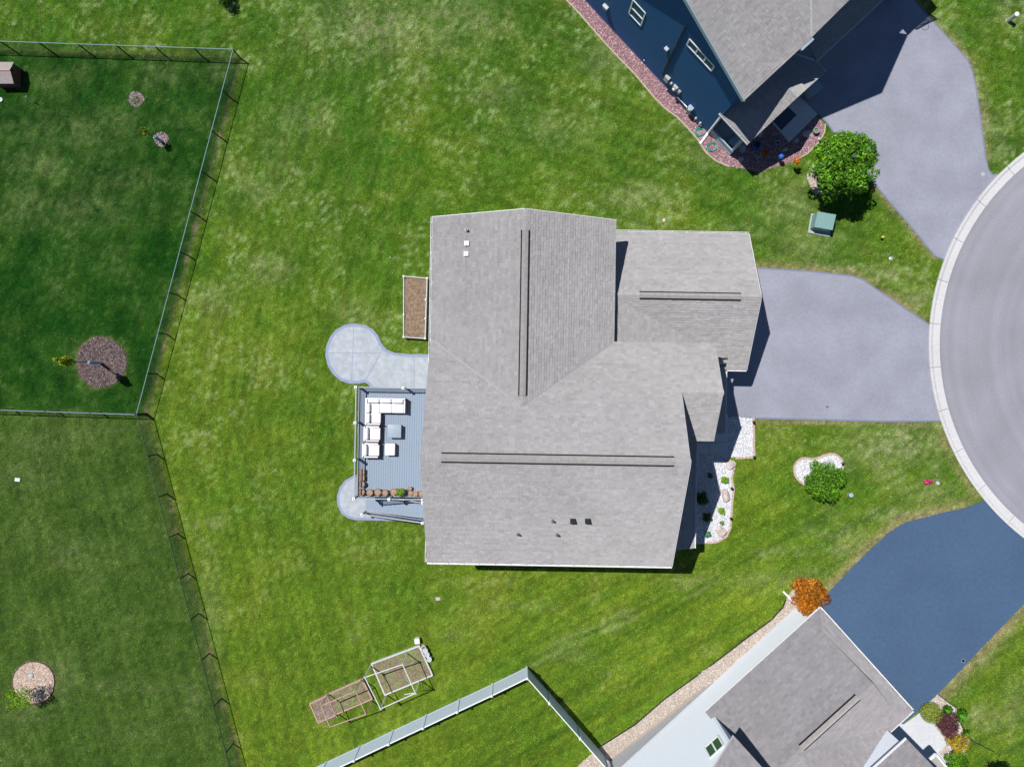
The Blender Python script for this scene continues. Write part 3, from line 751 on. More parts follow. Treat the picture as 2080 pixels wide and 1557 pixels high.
# ---- driveways (each with a slightly darker rolled edge)
def inset(poly, d):
    """crude inward offset of a pixel polygon"""
    n = len(poly); out = []; A = sum(poly[i][0] * poly[(i + 1) % n][1] - poly[(i + 1) % n][0] * poly[i][1] for i in range(n)); sg = 1 if A > 0 else -1
    for i in range(n):
        p, q, r = np.array(poly[i - 1]), np.array(poly[i]), np.array(poly[(i + 1) % n])
        e1 = (q - p) / (np.linalg.norm(q - p) + 1e-9); e2 = (r - q) / (np.linalg.norm(r - q) + 1e-9)
        n1 = np.array([-e1[1], e1[0]]) * sg; n2 = np.array([-e2[1], e2[0]]) * sg
        b = n1 + n2; b = b / (np.linalg.norm(b) + 1e-9); c = max(0.5, float(b.dot(n1)))
        out.append(tuple(q + b * d / c))
    return out
d0 = sheet('driveway', DRIVE_MAIN, 0.020, M['drive_edge']); d0b = sheet('driveway_surface', inset(DRIVE_MAIN, 3.5), 0.026, M['drive'], parent=d0)
d1 = sheet('driveway', DRIVE_NE, 0.020, M['drive_edge']); sheet('driveway_surface', inset(DRIVE_NE, 3.0), 0.026, M['drive'], parent=d1)
d2 = sheet('driveway', DRIVE_SE, 0.022, M['sealed'])
# ---- patio, stair pad and walks
def clip_half(poly, p, n):
    out = []; p = np.array(p, float); n = np.array(n, float)
    for i in range(len(poly)):
        a, b = np.array(poly[i], float), np.array(poly[(i + 1) % len(poly)], float)
        da, db = (a - p).dot(n), (b - p).dot(n)
        if da >= 0: out.append(tuple(a))
        if (da >= 0) != (db >= 0): t = da / (da - db); out.append(tuple(a + t * (b - a)))
    return out
pat = sheet('patio', PATIO, 0.060, M['stamped_edge'], thick=0.10)
ins = inset(PATIO, 6.0); g = 0.5
ins = [(min(x, 880), y) if x < 860 else (880, y + (0 if y < 760 else 6)) for x, y in ins]
disc = clip_half(ins, (758.5, 743), (-62, -35)); neck = clip_half(ins, (758.5 + g * 2, 743 + g * 2), (62, 35))
for sx in (-1, 1):
    for sy in (-1, 1):
        q = clip_half(clip_half(disc, (717 + sx * g, 717), (sx, 0.04 * sx)), (717, 717 + sy * g), (0, sy))
        sheet('slab', q, 0.066, M['stamped'], parent=pat, thick=0.03)
for sx in (-1, 1):
    sheet('slab', clip_half(neck, (842 + sx * g, 740), (sx, 0)), 0.066, M['stamped'], parent=pat, thick=0.03)
pad = sheet('stair_landing', PAD, 0.060, M['stamped_edge'], thick=0.10)
ip = inset(PAD, 5.0)
for sx in (-1, 1): sheet('slab', clip_half(ip, (742 + sx * g, 1000), (sx, 0)), 0.066, M['stamped'], parent=pad, thick=0.03)
wk = sheet('front_walk', WALK, 0.03, M['joint'], thick=0.1)
for q in ([(1395, 840), (1477.6, 840), (1477.6, 897.6), (1395, 897.6)], [(1395, 898.3), (1439.6, 898.3), (1439.6, 921.6), (1395, 921.6)], [(1440.3, 898.3), (1477.6, 898.3), (1477.6, 921.6), (1440.3, 921.6)]):
    sheet('slab', q, 0.07, M['walk'], parent=wk, thick=0.06)
ws = sheet('front_walk', WALK_SE, 0.05, M['walk'], thick=0.1)
# pad before the dark house's door
pd = [P(*q) for q in [(1568, 250), (1623, 197), (1660, 233), (1602, 290)]]
pdo = build(MB().prism(pd, 0, 0.10), 'entry_pad', M['walk']); pdo['kind'] = 'structure'

# ---- rock and mulch beds: a base sheet and thousands of loose stones
def stones(name, poly, dens, smin, smax, cols, parent, z0=0.012, flat=0.6, elong=1.0):
    a = np.array(poly); (x0, y0), (x1, y1) = a.min(0), a.max(0)
    x0, x1 = max(x0, -40), min(x1, 2120); y0, y1 = max(y0, -40), min(y1, 1597)
    n = int((x1 - x0) * (y1 - y0) * PXM * PXM * dens)
    x, y = rng.uniform(x0, x1, n), rng.uniform(y0, y1, n); k = inside(poly, x, y); x, y = x[k], y[k]; n = len(x)
    px = np.array([(G(a_, b_)) for a_, b_ in zip(x, y)]).reshape(-1, 3)
    s = rng.uniform(smin, smax, n); an = rng.uniform(0, 6.283, n)
    oc = np.array([(1, 0, 0), (0, 1, 0), (-1, 0, 0), (0, -1, 0), (.55, .55, .5), (-.55, .55, .5), (-.55, -.55, .5), (.55, -.55, .5)], float)
    loc = oc[None] * (1 + rng.normal(0, .16, (n, 8, 3)))
    loc[:, :, 0] *= (s * elong)[:, None]; loc[:, :, 1] *= (s * (1 / elong if elong > 1 else 1) * rng.uniform(.7, 1, n))[:, None]; loc[:, :, 2] *= (s * flat * 1.4)[:, None]
    X = loc[:, :, 0] * np.cos(an)[:, None] - loc[:, :, 1] * np.sin(an)[:, None]; Y = loc[:, :, 0] * np.sin(an)[:, None] + loc[:, :, 1] * np.cos(an)[:, None]
    v = np.stack([X, Y, loc[:, :, 2]], -1) + px[:, None, :] + np.array([0, 0, z0]); 
    fq = np.array([(4, 5, 6, 7), (0, 1, 5, 4), (1, 2, 6, 5), (2, 3, 7, 6), (3, 0, 4, 7)])
    fs = (np.arange(n) * 8)[:, None, None] + fq[None]
    cc = np.array(cols)[rng.integers(0, len(cols), n)] * rng.lognormal(0, .18, (n, 1))
    return np_mesh(name, v.reshape(-1, 3), fs.reshape(-1, 4), M['stone'], parent=parent, col=np.repeat(np.clip(cc, 0, .85), 8, 0), kind='stuff')
PINK = [(.34, .18, .20), (.44, .26, .27), (.28, .15, .18), (.50, .36, .36), (.24, .16, .18)]
WHITE = [(.72, .72, .74), (.60, .61, .64), (.80, .80, .80), (.52, .52, .55)]
TAN = [(.50, .41, .34), (.58, .50, .43), (.42, .34, .28), (.62, .57, .52), (.36, .31, .28)]
MUL = [(.11, .075, .075), (.16, .115, .11), (.07, .05, .05), (.24, .19, .175)]
CHIP = [(.50, .36, .28), (.58, .45, .36), (.42, .30, .24), (.62, .52, .44)]
def bed(label_name, poly, base, dens, smin, smax, cols, elong=1.0, dz=0.010):
    b = sheet(label_name, poly, dz, base); stones('loose_stones', poly, dens, smin, smax, cols, b, elong=elong); return b
bed('rock_bed', BED_NE_SIDE, M['bed_pink'], 330, .025, .055, PINK)
bed('rock_bed', BED_NE_FRONT, M['bed_pink'], 330, .025, .055, PINK)
bed('rock_bed', BED_FRONT_A, M['bed_white'], 420, .025, .05, WHITE)
bed('rock_bed', BED_FRONT_B, M['bed_white'], 420, .025, .05, WHITE)
bed('rock_bed', ISLAND, M['bed_white'], 380, .03, .055, WHITE)
def strip_bed(outer, inner, base, n=60):
    def walk(pts, f):
        L = [math.dist(pts[i], pts[i + 1]) for i in range(len(pts) - 1)]; d = f * sum(L)
        for i, l in enumerate(L):
            if d <= l or i == len(L) - 1: t = d / l; return (pts[i][0] + t * (pts[i + 1][0] - pts[i][0]), pts[i][1] + t * (pts[i + 1][1] - pts[i][1]))
            d -= l
    vs = []; fs = []
    for i in range(n + 1):
        a, b = walk(outer, i / n), walk(inner, i / n)
        for j in range(5): vs.append(G(a[0] + (b[0] - a[0]) * j / 4, a[1] + (b[1] - a[1]) * j / 4, 0.03))
    for i in range(n):
        for j in range(4): o = i * 5 + j; fs.append((o, o + 1, o + 6, o + 5))
    o = build(MB().add(vs, fs), 'rock_bed', base); o['kind'] = 'structure'; return o
sb_ = strip_bed([(1622, 1188), (1609, 1196), (1596, 1216), (1590, 1232), (1566, 1258), (1520, 1292), (1460, 1338), (1410, 1375), (1350, 1418), (1290, 1470), (1222, 1513), (1175, 1552), (1150, 1590)],
                [(1645, 1200), (1640, 1215), (1634, 1226), (1625, 1240), (1600, 1262), (1560, 1296), (1500, 1350), (1445, 1398), (1385, 1438), (1320, 1490), (1250, 1543), (1235, 1560), (1220, 1590)], M['bed_tan'])
stones('loose_stones', BED_SE_STRIP, 520, .018, .04, TAN, sb_, z0=.03)
bed('rock_bed', BED_SE_FRONT, M['bed_tan'], 300, .025, .055, [(.55, .47, .42), (.62, .57, .55), (.48, .40, .37)])
bed('mulch_bed', MULCH_BIG, M['bed_mulch'], 520, .03, .06, MUL, elong=1.7)
bed('mulch_bed', GRAVEL_TREE, M['bed_tan'], 480, .03, .06, CHIP, elong=1.6)
bed('mulch_bed', MULCH_A, M['bed_mulch'], 420, .03, .06, [(.26, .19, .21), (.34, .27, .28), (.16, .11, .13), (.17, .19, .10)], elong=1.6)
bed('mulch_bed', MULCH_B, M['bed_mulch'], 420, .03, .06, [(.26, .19, .19), (.36, .30, .29), (.16, .11, .12)], elong=1.6)
bed('mulch_bed', BED_TREE_NE, M['bed_tan'], 300, .025, .05, TAN)
# edging strips
def edging(name, line, w, h, material, piece=None):
    """raised edging along a pixel line; cut into bricks when piece (metres) is given"""
    pts = [G(x, y) for x, y in line]; root = thing(name, None, None, pts[0]); root['kind'] = 'structure'
    if piece is None:
        mb = MB()
        for a, b in zip(pts[:-1], pts[1:]): mb.bar(a + Vector((0, 0, h / 2 - .02)), b + Vector((0, 0, h / 2 - .02)), w, h + .04)
        build(mb, 'edging_strip', material, root)
    else:
        src = None
        for a, b in zip(pts[:-1], pts[1:]):
            L = (b - a).length; n = max(1, round(L / piece)); d = (b - a) / n; an = math.atan2(d.y, d.x)
            for i in range(n):
                c = a + d * (i + .5)
                if src is None:
                    src = build(MB().box((root.location.x, root.location.y, root.location.z), (piece * .93, w, h), 0), 'brick', material, root); o = src
                else: o = src.copy(); COL.objects.link(o); o.parent = root
                o.location = c - root.location + Vector((0, 0, h / 2 - .02 + random.uniform(-.006, .006))); o.rotation_euler = (0, 0, an + random.uniform(-.04, .04))
    return root
edging('bed_edging', BED_NE_SIDE[0:14], 0.10, 0.05, M['tanedge'])
edging('bed_edging', [(1530, 847), (1532, 928), (1493, 930)], 0.14, 0.07, M['brickedge'], 0.24)
edging('bed_edging', [(1493, 938), (1490, 955), (1486, 972), (1490, 992), (1487, 1020), (1485, 1050), (1483, 1072), (1475, 1089), (1456, 1100), (1436, 1102)], 0.14, 0.07, M['brickedge'], 0.24)
edging('bed_edging', ISLAND[-12:] + ISLAND[:33], 0.14, 0.07, M['brickedge'], 0.20)
edging('bed_edging', [(1222, 1513), (1290, 1470), (1350, 1418), (1410, 1375), (1460, 1338), (1520, 1292), (1566, 1258), (1590, 1232), (1596, 1216)], 0.06, 0.07, M['blackvinyl'])
edging('bed_edging', [(1905, 1409), (1922, 1422), (1944, 1438), (1949, 1462), (1960, 1490), (1978, 1505), (2018, 1525)], 0.06, 0.08, M['blackvinyl'])
edging('bed_edging', GRAVEL_TREE + GRAVEL_TREE[:1], 0.05, 0.06, M['bark'])
edging('bed_edging', [(1676, 252), (1674, 270), (1662, 290), (1640, 312), (1612, 328)], 0.09, 0.05, M['tanedge'])

# ================================================================== MAIN HOUSE
A1 = Vector((0.99985, -0.0171, 0)); B1 = Vector((-0.0171, -0.99985, 0))     # world directions of u and v
ZE, ZR = 5.8, 9.7
SL = (ZR - ZE) / (199 * PXM)                    # main pitch
VN, VR, VS = -77.0, 121.0, 320.0                # main block: north eave, ridge, south eave
UW, UE = -146.0, 290.0
def z_mainN(v): return ZE + SL * (v - VN) * PXM
def z_mainS(v): return ZE + SL * (VS - v) * PXM
UR_W = 18.0; V_MEET = 39.0; ZW = z_mainN(V_MEET)     # wing ridge
def z_wing(u): return ZE + (ZW - ZE) * ((u - UW) / (UR_W - UW) if u < UR_W else (180 - u) / (180 - UR_W))
house = thing('house', 'large greige house with a pale grey shingled roof and back deck in the middle', 'house', MH(60, 40))
# walls
def uvz(pts): return [MH(*p) for p in pts]
w = prism_wall(house, uvz([(-132, -63, 0), (-132, 306, 0), (-132, 306, 5.85), (-132, VR, 9.45), (-132, -63, 5.85)]), A1 * (412 * PXM), M['siding_main'])
w2 = prism_wall(house, uvz([(-131.6, -280, 0), (166, -280, 0), (166, -280, 5.85), (18, -280, 7.78), (-131.6, -280, 5.85)]), B1 * (300 * PXM), M['siding_main'])
w3 = prism_wall(house, uvz([(270, -62.6, 0), (270, 82, 0), (270, 82, 5.85), (270, 9.5, 7.25), (270, -62.6, 5.85)]), A1 * (78 * PXM), M['siding_main'])
w4 = prism_wall(house, uvz([(160, -280.5, 0), (160, -46, 0), (160, -46, 2.98), (160, -163, 5.1), (160, -280.5, 2.98)]), A1 * (274 * PXM), M['siding_main'], 'garage_wall')
w5 = prism_wall(house, uvz([(340, -40, 0), (340, 80, 0), (340, 80, 2.85), (340, -40, 2.85)]), A1 * (52 * PXM), M['siding_main'], 'entry_wall')
w6 = prism_wall(house, uvz([(270, 102, 0), (270, 304, 0), (270, 304, 2.9), (270, 102, 2.9)]), A1 * (66 * PXM), M['siding_main'])
# siding courses on the outer faces
siding(w, uvz([(-132, -63, .2), (-132, 306, .2), (-132, 306, 5.85), (-132, VR, 9.45), (-132, -63, 5.85)]), M['siding_main'], 0.15, outward=-A1)
siding(w, uvz([(-132, 306, .2), (280, 306, .2), (280, 306, 5.8), (-132, 306, 5.8)]), M['siding_main'], 0.15, outward=B1)
siding(w, uvz([(280, -63, 2.9), (280, 306, 2.9), (280, 306, 5.85), (280, VR, 9.45), (280, -63, 5.85)]), M['siding_main'], 0.15, outward=A1)
siding(w2, uvz([(-131.6, -280, .2), (166, -280, .2), (166, -280, 5.85), (18, -280, 7.78), (-131.6, -280, 5.85)]), M['siding_main'], 0.15, outward=-B1)
siding(w2, uvz([(-131.6, -280, .2), (-131.6, -63, .2), (-131.6, -63, 5.8), (-131.6, -280, 5.8)]), M['siding_main'], 0.15, outward=-A1)
siding(w4, uvz([(434, -280.5, .2), (434, -46, .2), (434, -46, 2.98), (434, -163, 5.1), (434, -280.5, 2.98)]), M['siding_main'], 0.15, outward=A1)
# windows and doors (seen only from the side)
for (v0, v1, z0, z1) in ((-230, -185, 3.4, 4.8), (-150, -105, 3.4, 4.8), (200, 250, 3.5, 4.8)):
    window_on(w2 if v0 < 0 else w, uvz([(-132, v0, z0), (-132, v1, z0), (-132, v1, z1), (-132, v0, z1)]), -A1, mullions=(.5,))
for (u0, u1, z0, z1) in ((-60, -10, 3.5, 4.9), (60, 110, 3.5, 4.9), (180, 225, 3.5, 4.9)):
    window_on(w, uvz([(u0, 306, z0), (u1, 306, z0), (u1, 306, z1), (u0, 306, z1)]), B1, mullions=(.5,))
dr = window_on(w, uvz([(-132, 120, 2.55), (-132, 178, 2.55), (-132, 178, 4.6), (-132, 120, 4.6)]), -A1, mullions=(.5,)); dr.name = 'patio_door'
gd = thing  # (garage door panels)
for q in ((-270, -200), (-185, -55)):
    d_ = build(MB().hexa(uvz([(434.2, q[0], .05), (434.2, q[1], .05), (434.2, q[1], 2.3), (434.2, q[0], 2.3)]), [p + A1 * .04 for p in uvz([(434.2, q[0], .05), (434.2, q[1], .05), (434.2, q[1], 2.3), (434.2, q[0], 2.3)])]), 'garage_door', M['white'], house)
    for r_ in range(4):
        z0 = .12 + r_ * .55
        build(MB().hexa([p + A1 * .04 for p in uvz([(434.2, q[0] + 2, z0), (434.2, q[1] - 2, z0), (434.2, q[1] - 2, z0 + .48), (434.2, q[0] + 2, z0 + .48)])], [p + A1 * .06 for p in uvz([(434.2, q[0] + 2, z0), (434.2, q[1] - 2, z0), (434.2, q[1] - 2, z0 + .48), (434.2, q[0] + 2, z0 + .48)])]), 'door_panel', M['white'], d_)
# roofs
def rp(pts, sh=None): return roof_plane(house, uvz(pts), sh or M['shingle'])
zN = z_mainN
rp([(UW, VR, ZR), (UW, VS, ZE), (UE, VS, ZE), (UE, VR, ZR)])                                     # main south slope
# main north slope, split where the wing joins it
uv_l = UW; 
rp([(UR_W, V_MEET, ZW), (UE, V_MEET, ZW), (UE, VR, ZR), (UW, VR, ZR), (UW, V_MEET, ZW)])
rp([(UW, VN, ZE), (UR_W, V_MEET, ZW), (UW, V_MEET, ZW)])
rp([(180, VN, ZE), (UE, VN, ZE), (UE, V_MEET, ZW), (UR_W, V_MEET, ZW)])
rp([(UE, VN, ZE), (361, VN, ZE), (361, 9.5, zN(9.5)), (UE, 9.5, zN(9.5))])                       # its extension over the front
rp([(278, 9.5, zN(9.5)), (361, 9.5, zN(9.5)), (361, 96, ZE), (278, 96, ZE)])                      # small front gable, south slope
# wing
rp([(UW, -293.5, ZE), (UW, VN, ZE), (UR_W, V_MEET, ZW), (UR_W, -293.5, ZW)])
rp([(180, -293.5, ZE), (UR_W, -293.5, ZW), (UR_W, V_MEET, ZW), (180, VN, ZE)])
# garage
GE, GR_, GV = 2.95, 5.35, -163.0
GS = (GR_ - GE) / (129 * PXM)
def z_gN(v): return GR_ - GS * (GV - v) * PXM
def z_gS(v): return GR_ - GS * (v - GV) * PXM
rp([(164, -292, z_gN(-292)), (446, -292, z_gN(-292)), (446, GV, GR_), (164, GV, GR_)])
rp([(407, GV, GR_), (446, GV, GR_), (446, -34, z_gS(-34)), (407, -34, z_gS(-34))])
rp([(175, GV, GR_), (407, GV, GR_), (407, -55, z_gS(-55))])
zsd = lambda u: GR_ - .004 - (u - 176) * (GR_ - z_gS(-55)) / 231.0
rp([(164, GV, zsd(164)), (176, GV, zsd(176)), (407, -55, zsd(407)), (164, -55, zsd(164))])  # saddle behind the wing wall
# low shed roofs along the front
rp([(405, -38, 3.0), (405, 88, 3.0), (346, 88, 3.95), (346, -38, 3.95)])
rp([(351, 100, 3.0), (351, 307, 3.0), (278, 307, 4.2), (278, 100, 4.2)])
# valley flashing lines
def strip(parent, a, b, w_, material, name='valley_flashing', h=0.012):
    return build(MB().bar(Vector(a) + Vector((0, 0, .022)), Vector(b) + Vector((0, 0, .022)), w_, h), name, material, parent)
M['valley'] = mat('valley_shingle', (0.305, 0.305, 0.32), 0.9, 0.06)
strip(house, MH(UW + 6, VN + 4, ZE + .12), MH(UR_W, V_MEET, ZW), 0.10, M['valley'])
strip(house, MH(178, VN + 2, ZE + .05), MH(UR_W, V_MEET, ZW), 0.05, M['pipe'])
strip(house, MH(180, GV + 3, GR_ - .03), MH(405, -56, z_gS(-56) + .01), 0.05, M['pipe'])
# ridge vents
def ridge_pt(px, py, z): return P(px, py, z)
ridge_vent(house, MH(UR_W, -258, ZW), MH(UR_W, 20, ZW), A1, 0.17 * (ZW - ZE) / (164 * PXM))
ridge_vent(house, MH(-112, VR, ZR), MH(263, VR, ZR), B1, 0.20 * SL, w=0.20)
ridge_vent(house, MH(227, GV, GR_), MH(409, GV, GR_), B1, 0.16 * GS, w=0.16)
# ridge caps (a row of overlapping cap shingles)
def caps(a, b, side, fall, w_=0.15):
    a, b = Vector(a), Vector(b); n = int((b - a).length / .2); side = Vector(side).normalized(); z = Vector((0, 0, 1)); mb = MB()
    for i in range(n):
        p, q = a.lerp(b, i / n), a.lerp(b, (i + 1.1) / n); t = .3 + .6 * random.random()
        for s in (-1, 1):
            v = [p + z * .022, q + z * .034, q + side * s * w_ + z * (.034 - fall), p + side * s * w_ + z * (.022 - fall)]
            mb.add(v, [(0, 1, 2, 3)], t)
    return build(mb, 'ridge_cap', M['shingle'], house, tone=True)
caps(MH(UR_W, -293, ZW), MH(UR_W, 38, ZW), A1, .15 * .4); caps(MH(UW, VR, ZR), MH(UE, VR, ZR), B1, .15 * SL)
caps(MH(176, GV, GR_), MH(446, GV, GR_), B1, .15 * GS); caps(MH(292, 9.5, zN(9.5)), MH(361, 9.5, zN(9.5)), B1, .15 * SL)
# gutters
gutter(house, MH(UW, -293.5, ZE), MH(UW, VS, ZE), -A1, M['white'])
gutter(house, MH(UW, VS, ZE), MH(UE, VS, ZE), B1, M['white'])
gutter(house, MH(180, -292, GE), MH(446, -292, GE), -B1, M['white'])
gutter(house, MH(409, -34, z_gS(-34)), MH(446, -34, z_gS(-34)), B1, M['white'])
gutter(house, MH(405, -30, 3.0), MH(405, 88, 3.0), A1, M['white'])
gutter(house, MH(351, 100, 3.0), MH(351, 307, 3.0), A1, M['white'])
# fascia boards on rakes
def fascia(a, b): build(MB().bar(Vector(a) - Vector((0, 0, .12)), Vector(b) - Vector((0, 0, .12)), .03, .2), 'fascia', M['white'], house)
fascia(MH(UE + .6, VS, ZE), MH(UE + .6, VR, ZR)); fascia(MH(446.6, -292, GE), MH(446.6, GV, GR_)); fascia(MH(446.6, GV, GR_), MH(446.6, -34, z_gS(-34)))
fascia(MH(UW, -294, ZE), MH(UR_W, -294, ZW)); fascia(MH(UR_W, -294, ZW), MH(180, -294, ZE))
# downspout by the garage corner
build(MB().tube([MH(410, -30, 2.8), MH(410, -30, .05)], .04, 8), 'downspout', M['crate'], house)
# things that poke through the roof
def pipe_vent(px, py, zf, h=.38, r=.055, boot=True, m='pipe'):
    c = onplane(px, py, zf, MHi); mb = MB().tube([c, c + Vector((0, 0, h))], r, 10)
    v = build(mb, 'vent_pipe', M[m], house)
    build(MB().lathe(c + Vector((0, 0, -.02)), [(.16, 0), (.15, .05), (.08, .10), (.065, .16)], 12), 'pipe_boot', M['pipe'], v)
    build(MB().lathe(c + Vector((0, 0, h)), [(r * .72, -.02), (r * .72, .002)], 10), 'pipe_bore', M['dark'], v)
zfS = lambda u, v: z_mainS(v); zfW = lambda u, v: z_wing(u)
for q in ((1051, 1083), (1130, 1084), (1121, 1056)): pipe_vent(q[0], q[1], zfS)
pipe_vent(948, 468, zfW, .34, .07, m='lightpipe')
def box_vent(px, py, zf, s, h, material):
    c = onplane(px, py, zf, MHi)
    b = build(MB().box(c + Vector((0, 0, h / 2)), (s, s, h)), 'box_vent', material, house)
    build(MB().box(c + Vector((0, 0, h + .012)), (s * 1.18, s * 1.18, .03)), 'vent_hood', material, b)
for q in ((948, 495), (947, 516)): box_vent(q[0], q[1], zfW, .22, .14, M['white'])
for q in ((1163, 1057), (1193, 1057)): box_vent(q[0], q[1], zfS, .25, .16, M['black'])

# ================================================================== DARK HOUSE (north-east)
D_N = Vector((0.681, -0.733, 0)); N_N = Vector((0.733, 0.681, 0))            # world directions of s and t
N_O, N_A, N_B = (148.0, -778.5), (0.681, 0.733), (0.733, -0.681)
def ntz(pts): return [NH(*p) for p in pts]
dark = thing('house', 'navy blue sided house with grey roof beside the dark-shaded driveway, cut by the top edge', 'house', NH(180, 200))
E6, SLN, S_E, S_R = 6.8, 0.465, 384.0, 180.0
zR6 = E6 + SLN * (S_E - S_R) * PXM
def zF(s): return E6 + SLN * (S_E - s) * PXM
nw = prism_wall(dark, ntz([(-10, 0, 0), (370, 0, 0), (370, 0, 6.75), (S_R, 0, zR6 - .22), (-10, 0, 6.75)]), N_N * (470 * PXM), M['siding_navy'])
siding(nw, ntz([(-10, 0, .14), (370, 0, .14), (370, 0, 6.75), (S_R, 0, zR6 - .22), (-10, 0, 6.75)]), M['siding_navy'], 0.25, 0.055, outward=-N_N)
siding(nw, ntz([(370, 0, 3.2), (370, 470, 3.2), (370, 470, 6.6), (370, 0, 6.6)]), M['siding_navy'], 0.25, 0.055, outward=D_N)
build(MB().bar(NH(-10, -.6, .07), NH(370, -.6, .07), .05, .14), 'foundation_trim', M['lightpipe'], dark)
gb = prism_wall(dark, ntz([(150, 158, 0), (150, 400, 0), (150, 400, 6.7), (150, 279, 9.55), (150, 158, 6.7)]), D_N * (221 * PXM), M['siding_navy'])
for r_ in [ [(S_E, -9, E6), (S_E, 150, E6), (S_R, 150, zR6), (S_R, -9, zR6)],
            [(S_E, 408, E6), (S_E, 490, E6), (S_R, 490, zR6), (S_R, 408, zR6)],
            [(-24, -9, E6), (-24, 490, E6), (S_R, 490, zR6), (S_R, -9, zR6)] ]:
    roof_plane(dark, ntz(r_), M['shingle'])
# front gable: its two slopes and the piece of main slope left of the valley
GZ0, GT, GSL = E6, 279.0, 0.72
def t_val(s): return 150 + SLN / GSL * (S_E - s)
roof_plane(dark, ntz([(S_E, 150, E6), (S_R, t_val(S_R), zR6), (S_R, 150, zR6)]), M['shingle'])
gzr = E6 + GSL * 129 * PXM
roof_plane(dark, ntz([(S_E, 150, E6), (S_E, GT, gzr), (S_R, GT, gzr), (S_R, t_val(S_R), zR6)]), M['shingle'])
roof_plane(dark, ntz([(S_E, 408, E6), (S_E, GT, gzr), (S_R, GT, gzr), (S_R, 408 - SLN / GSL * 204, zR6)]), M['shingle'])
strip(dark, NH(S_E - 2, 151, E6 + .03), NH(S_R, t_val(S_R), zR6 + .02), .28, M['lightpipe'], h=.02)
gutter(dark, NH(S_E, 122, E6), NH(S_E, 150, E6), D_N, M['rail'])
build(MB().bar(NH(S_E + .5, 124, E6 - .10), NH(S_E + .5, 152, E6 - .10), .32, .16), 'box_gutter', M['bluegrey'], dark)
for a, b in ((NH(S_E, -9.8, E6 - .12), NH(S_R, -9.8, zR6 - .12)), (NH(-24, -9.8, E6 - .12), NH(S_R, -9.8, zR6 - .12))):
    build(MB().bar(a, b, .05, .26), 'rake_board', M['bluegrey'], dark)
# pent roof over the garage doors and the porch gable
roof_plane(dark, ntz([(413, 205, 2.9), (413, 490, 2.9), (368, 490, 3.65), (368, 205, 3.65)]), M['shingle'])
gutter(dark, NH(413, 196, 2.9), NH(413, 490, 2.9), D_N, M['white'], hang=1.4)
PZ, PR, PT = 3.2, 4.75, 97.0
psl = (PR - PZ) / ((PT + 2) * PXM)
roof_plane(dark, ntz([(442, -2, PZ), (442, PT, PR), (362, PT, PR), (362, -2, PZ)]), M['shingle'])
roof_plane(dark, ntz([(442, 196, PZ), (442, PT, PR), (366, PT, PR), (366, 196, PZ)]), M['shingle'])
strip(dark, NH(412, 195, PZ + .06), NH(372, 165, PZ + .5), .12, M['bluegrey'])
gutter(dark, NH(362, -2, PZ), NH(442, -2, PZ), -N_N, M['lightpipe'], hang=.8)
gutter(dark, NH(414, 196, PZ), NH(442, 196, PZ), N_N, M['white'])
entry = prism_wall(dark, ntz([(430, 92, 0), (430, 192, 0), (430, 192, 3.05), (430, 97, 4.5), (430, 92, 4.5)]), D_N * (-62 * PXM), M['siding_navy'], 'entry_wall')
dk = build(MB().hexa(ntz([(430.4, 130, .12), (430.4, 160, .12), (430.4, 160, 2.2), (430.4, 130, 2.2)]), [p + D_N * .05 for p in ntz([(430.4, 130, .12), (430.4, 160, .12), (430.4, 160, 2.2), (430.4, 130, 2.2)])]), 'door', M['white'], dark)
build(MB().lathe(NH(432.4, 156, 1.1), [(.035, -.03), (.04, 0), (.035, .03)], 8), 'door_knob', M['lightpipe'], dk)
for q in ((225, 330), (345, 400)):
    quad = ntz([(370.4, q[0], .05), (370.4, q[1], .05), (370.4, q[1], 2.4), (370.4, q[0], 2.4)])
    build(MB().hexa(quad, [p + D_N * .05 for p in quad]), 'garage_door', M['white'], dark)
# porch floor, posts
pf = build(MB().hexa(ntz([(370, 0, 0), (431, 0, 0), (431, 92, 0), (370, 92, 0)]), ntz([(370, 0, .22), (431, 0, .22), (431, 92, .22), (370, 92, .22)])), 'porch_floor', M['walk'], dark)
build(MB().bar(NH(371, 2.5, .45), NH(431, 2.5, .45), .14, .50), 'porch_parapet', M['bluegrey'], dark)
build(MB().bar(NH(428.5, 4, .45), NH(428.5, 44, .45), .12, .50), 'porch_parapet', M['bluegrey'], dark)
for t_ in (4, 48): build(MB().bar(NH(428, t_, .2), NH(428, t_, 3.1 + (psl * t_ * PXM)), .14, .14), 'porch_post', M['bluegrey'], dark)
# downspout on the corner with its foot on the ground
dsp = MB().bar(NH(368, -1.6, PZ - .1), NH(368, -1.6, .2), .14, .10).bar(NH(368, -1.6, .12), G(1421, 293, .06), .14, .09)
build(dsp, 'downspout', M['white'], dark)
# windows in the side wall
def wq(pts):
    out = []
    for x, y in pts:
        s, z = wall_pt(x, y, N_O, N_A, N_B, NH); out.append((s, z))
    return out
def win_side(pts, mull):
    q = wq(pts); s0 = (q[0][0] + q[3][0]) / 2; s1 = (q[1][0] + q[2][0]) / 2; z0 = (q[0][1] + q[1][1]) / 2; z1 = (q[2][1] + q[3][1]) / 2
    return window_on(dark, ntz([(s0, -.7, z0), (s1, -.7, z0), (s1, -.7, z1), (s0, -.7, z1)]), -N_N, .09, mull)
win_side([(1278.7, 25.6), (1303, 51), (1312.3, 25.6), (1288, -1)], ())
q = wq([(1278.7, 25.6), (1303, 51), (1312.3, 25.6), (1288, -1)]); zm = (q[0][1] + q[2][1]) / 2
build(MB().bar(NH(q[0][0], -2.0, zm), NH(q[1][0], -2.0, zm), .06, .08), 'window_rail', M['white'], dark)
win_side([(1397, 87.5), (1445.7, 144), (1452.5, 132), (1402.5, 79)], (.345, .665))
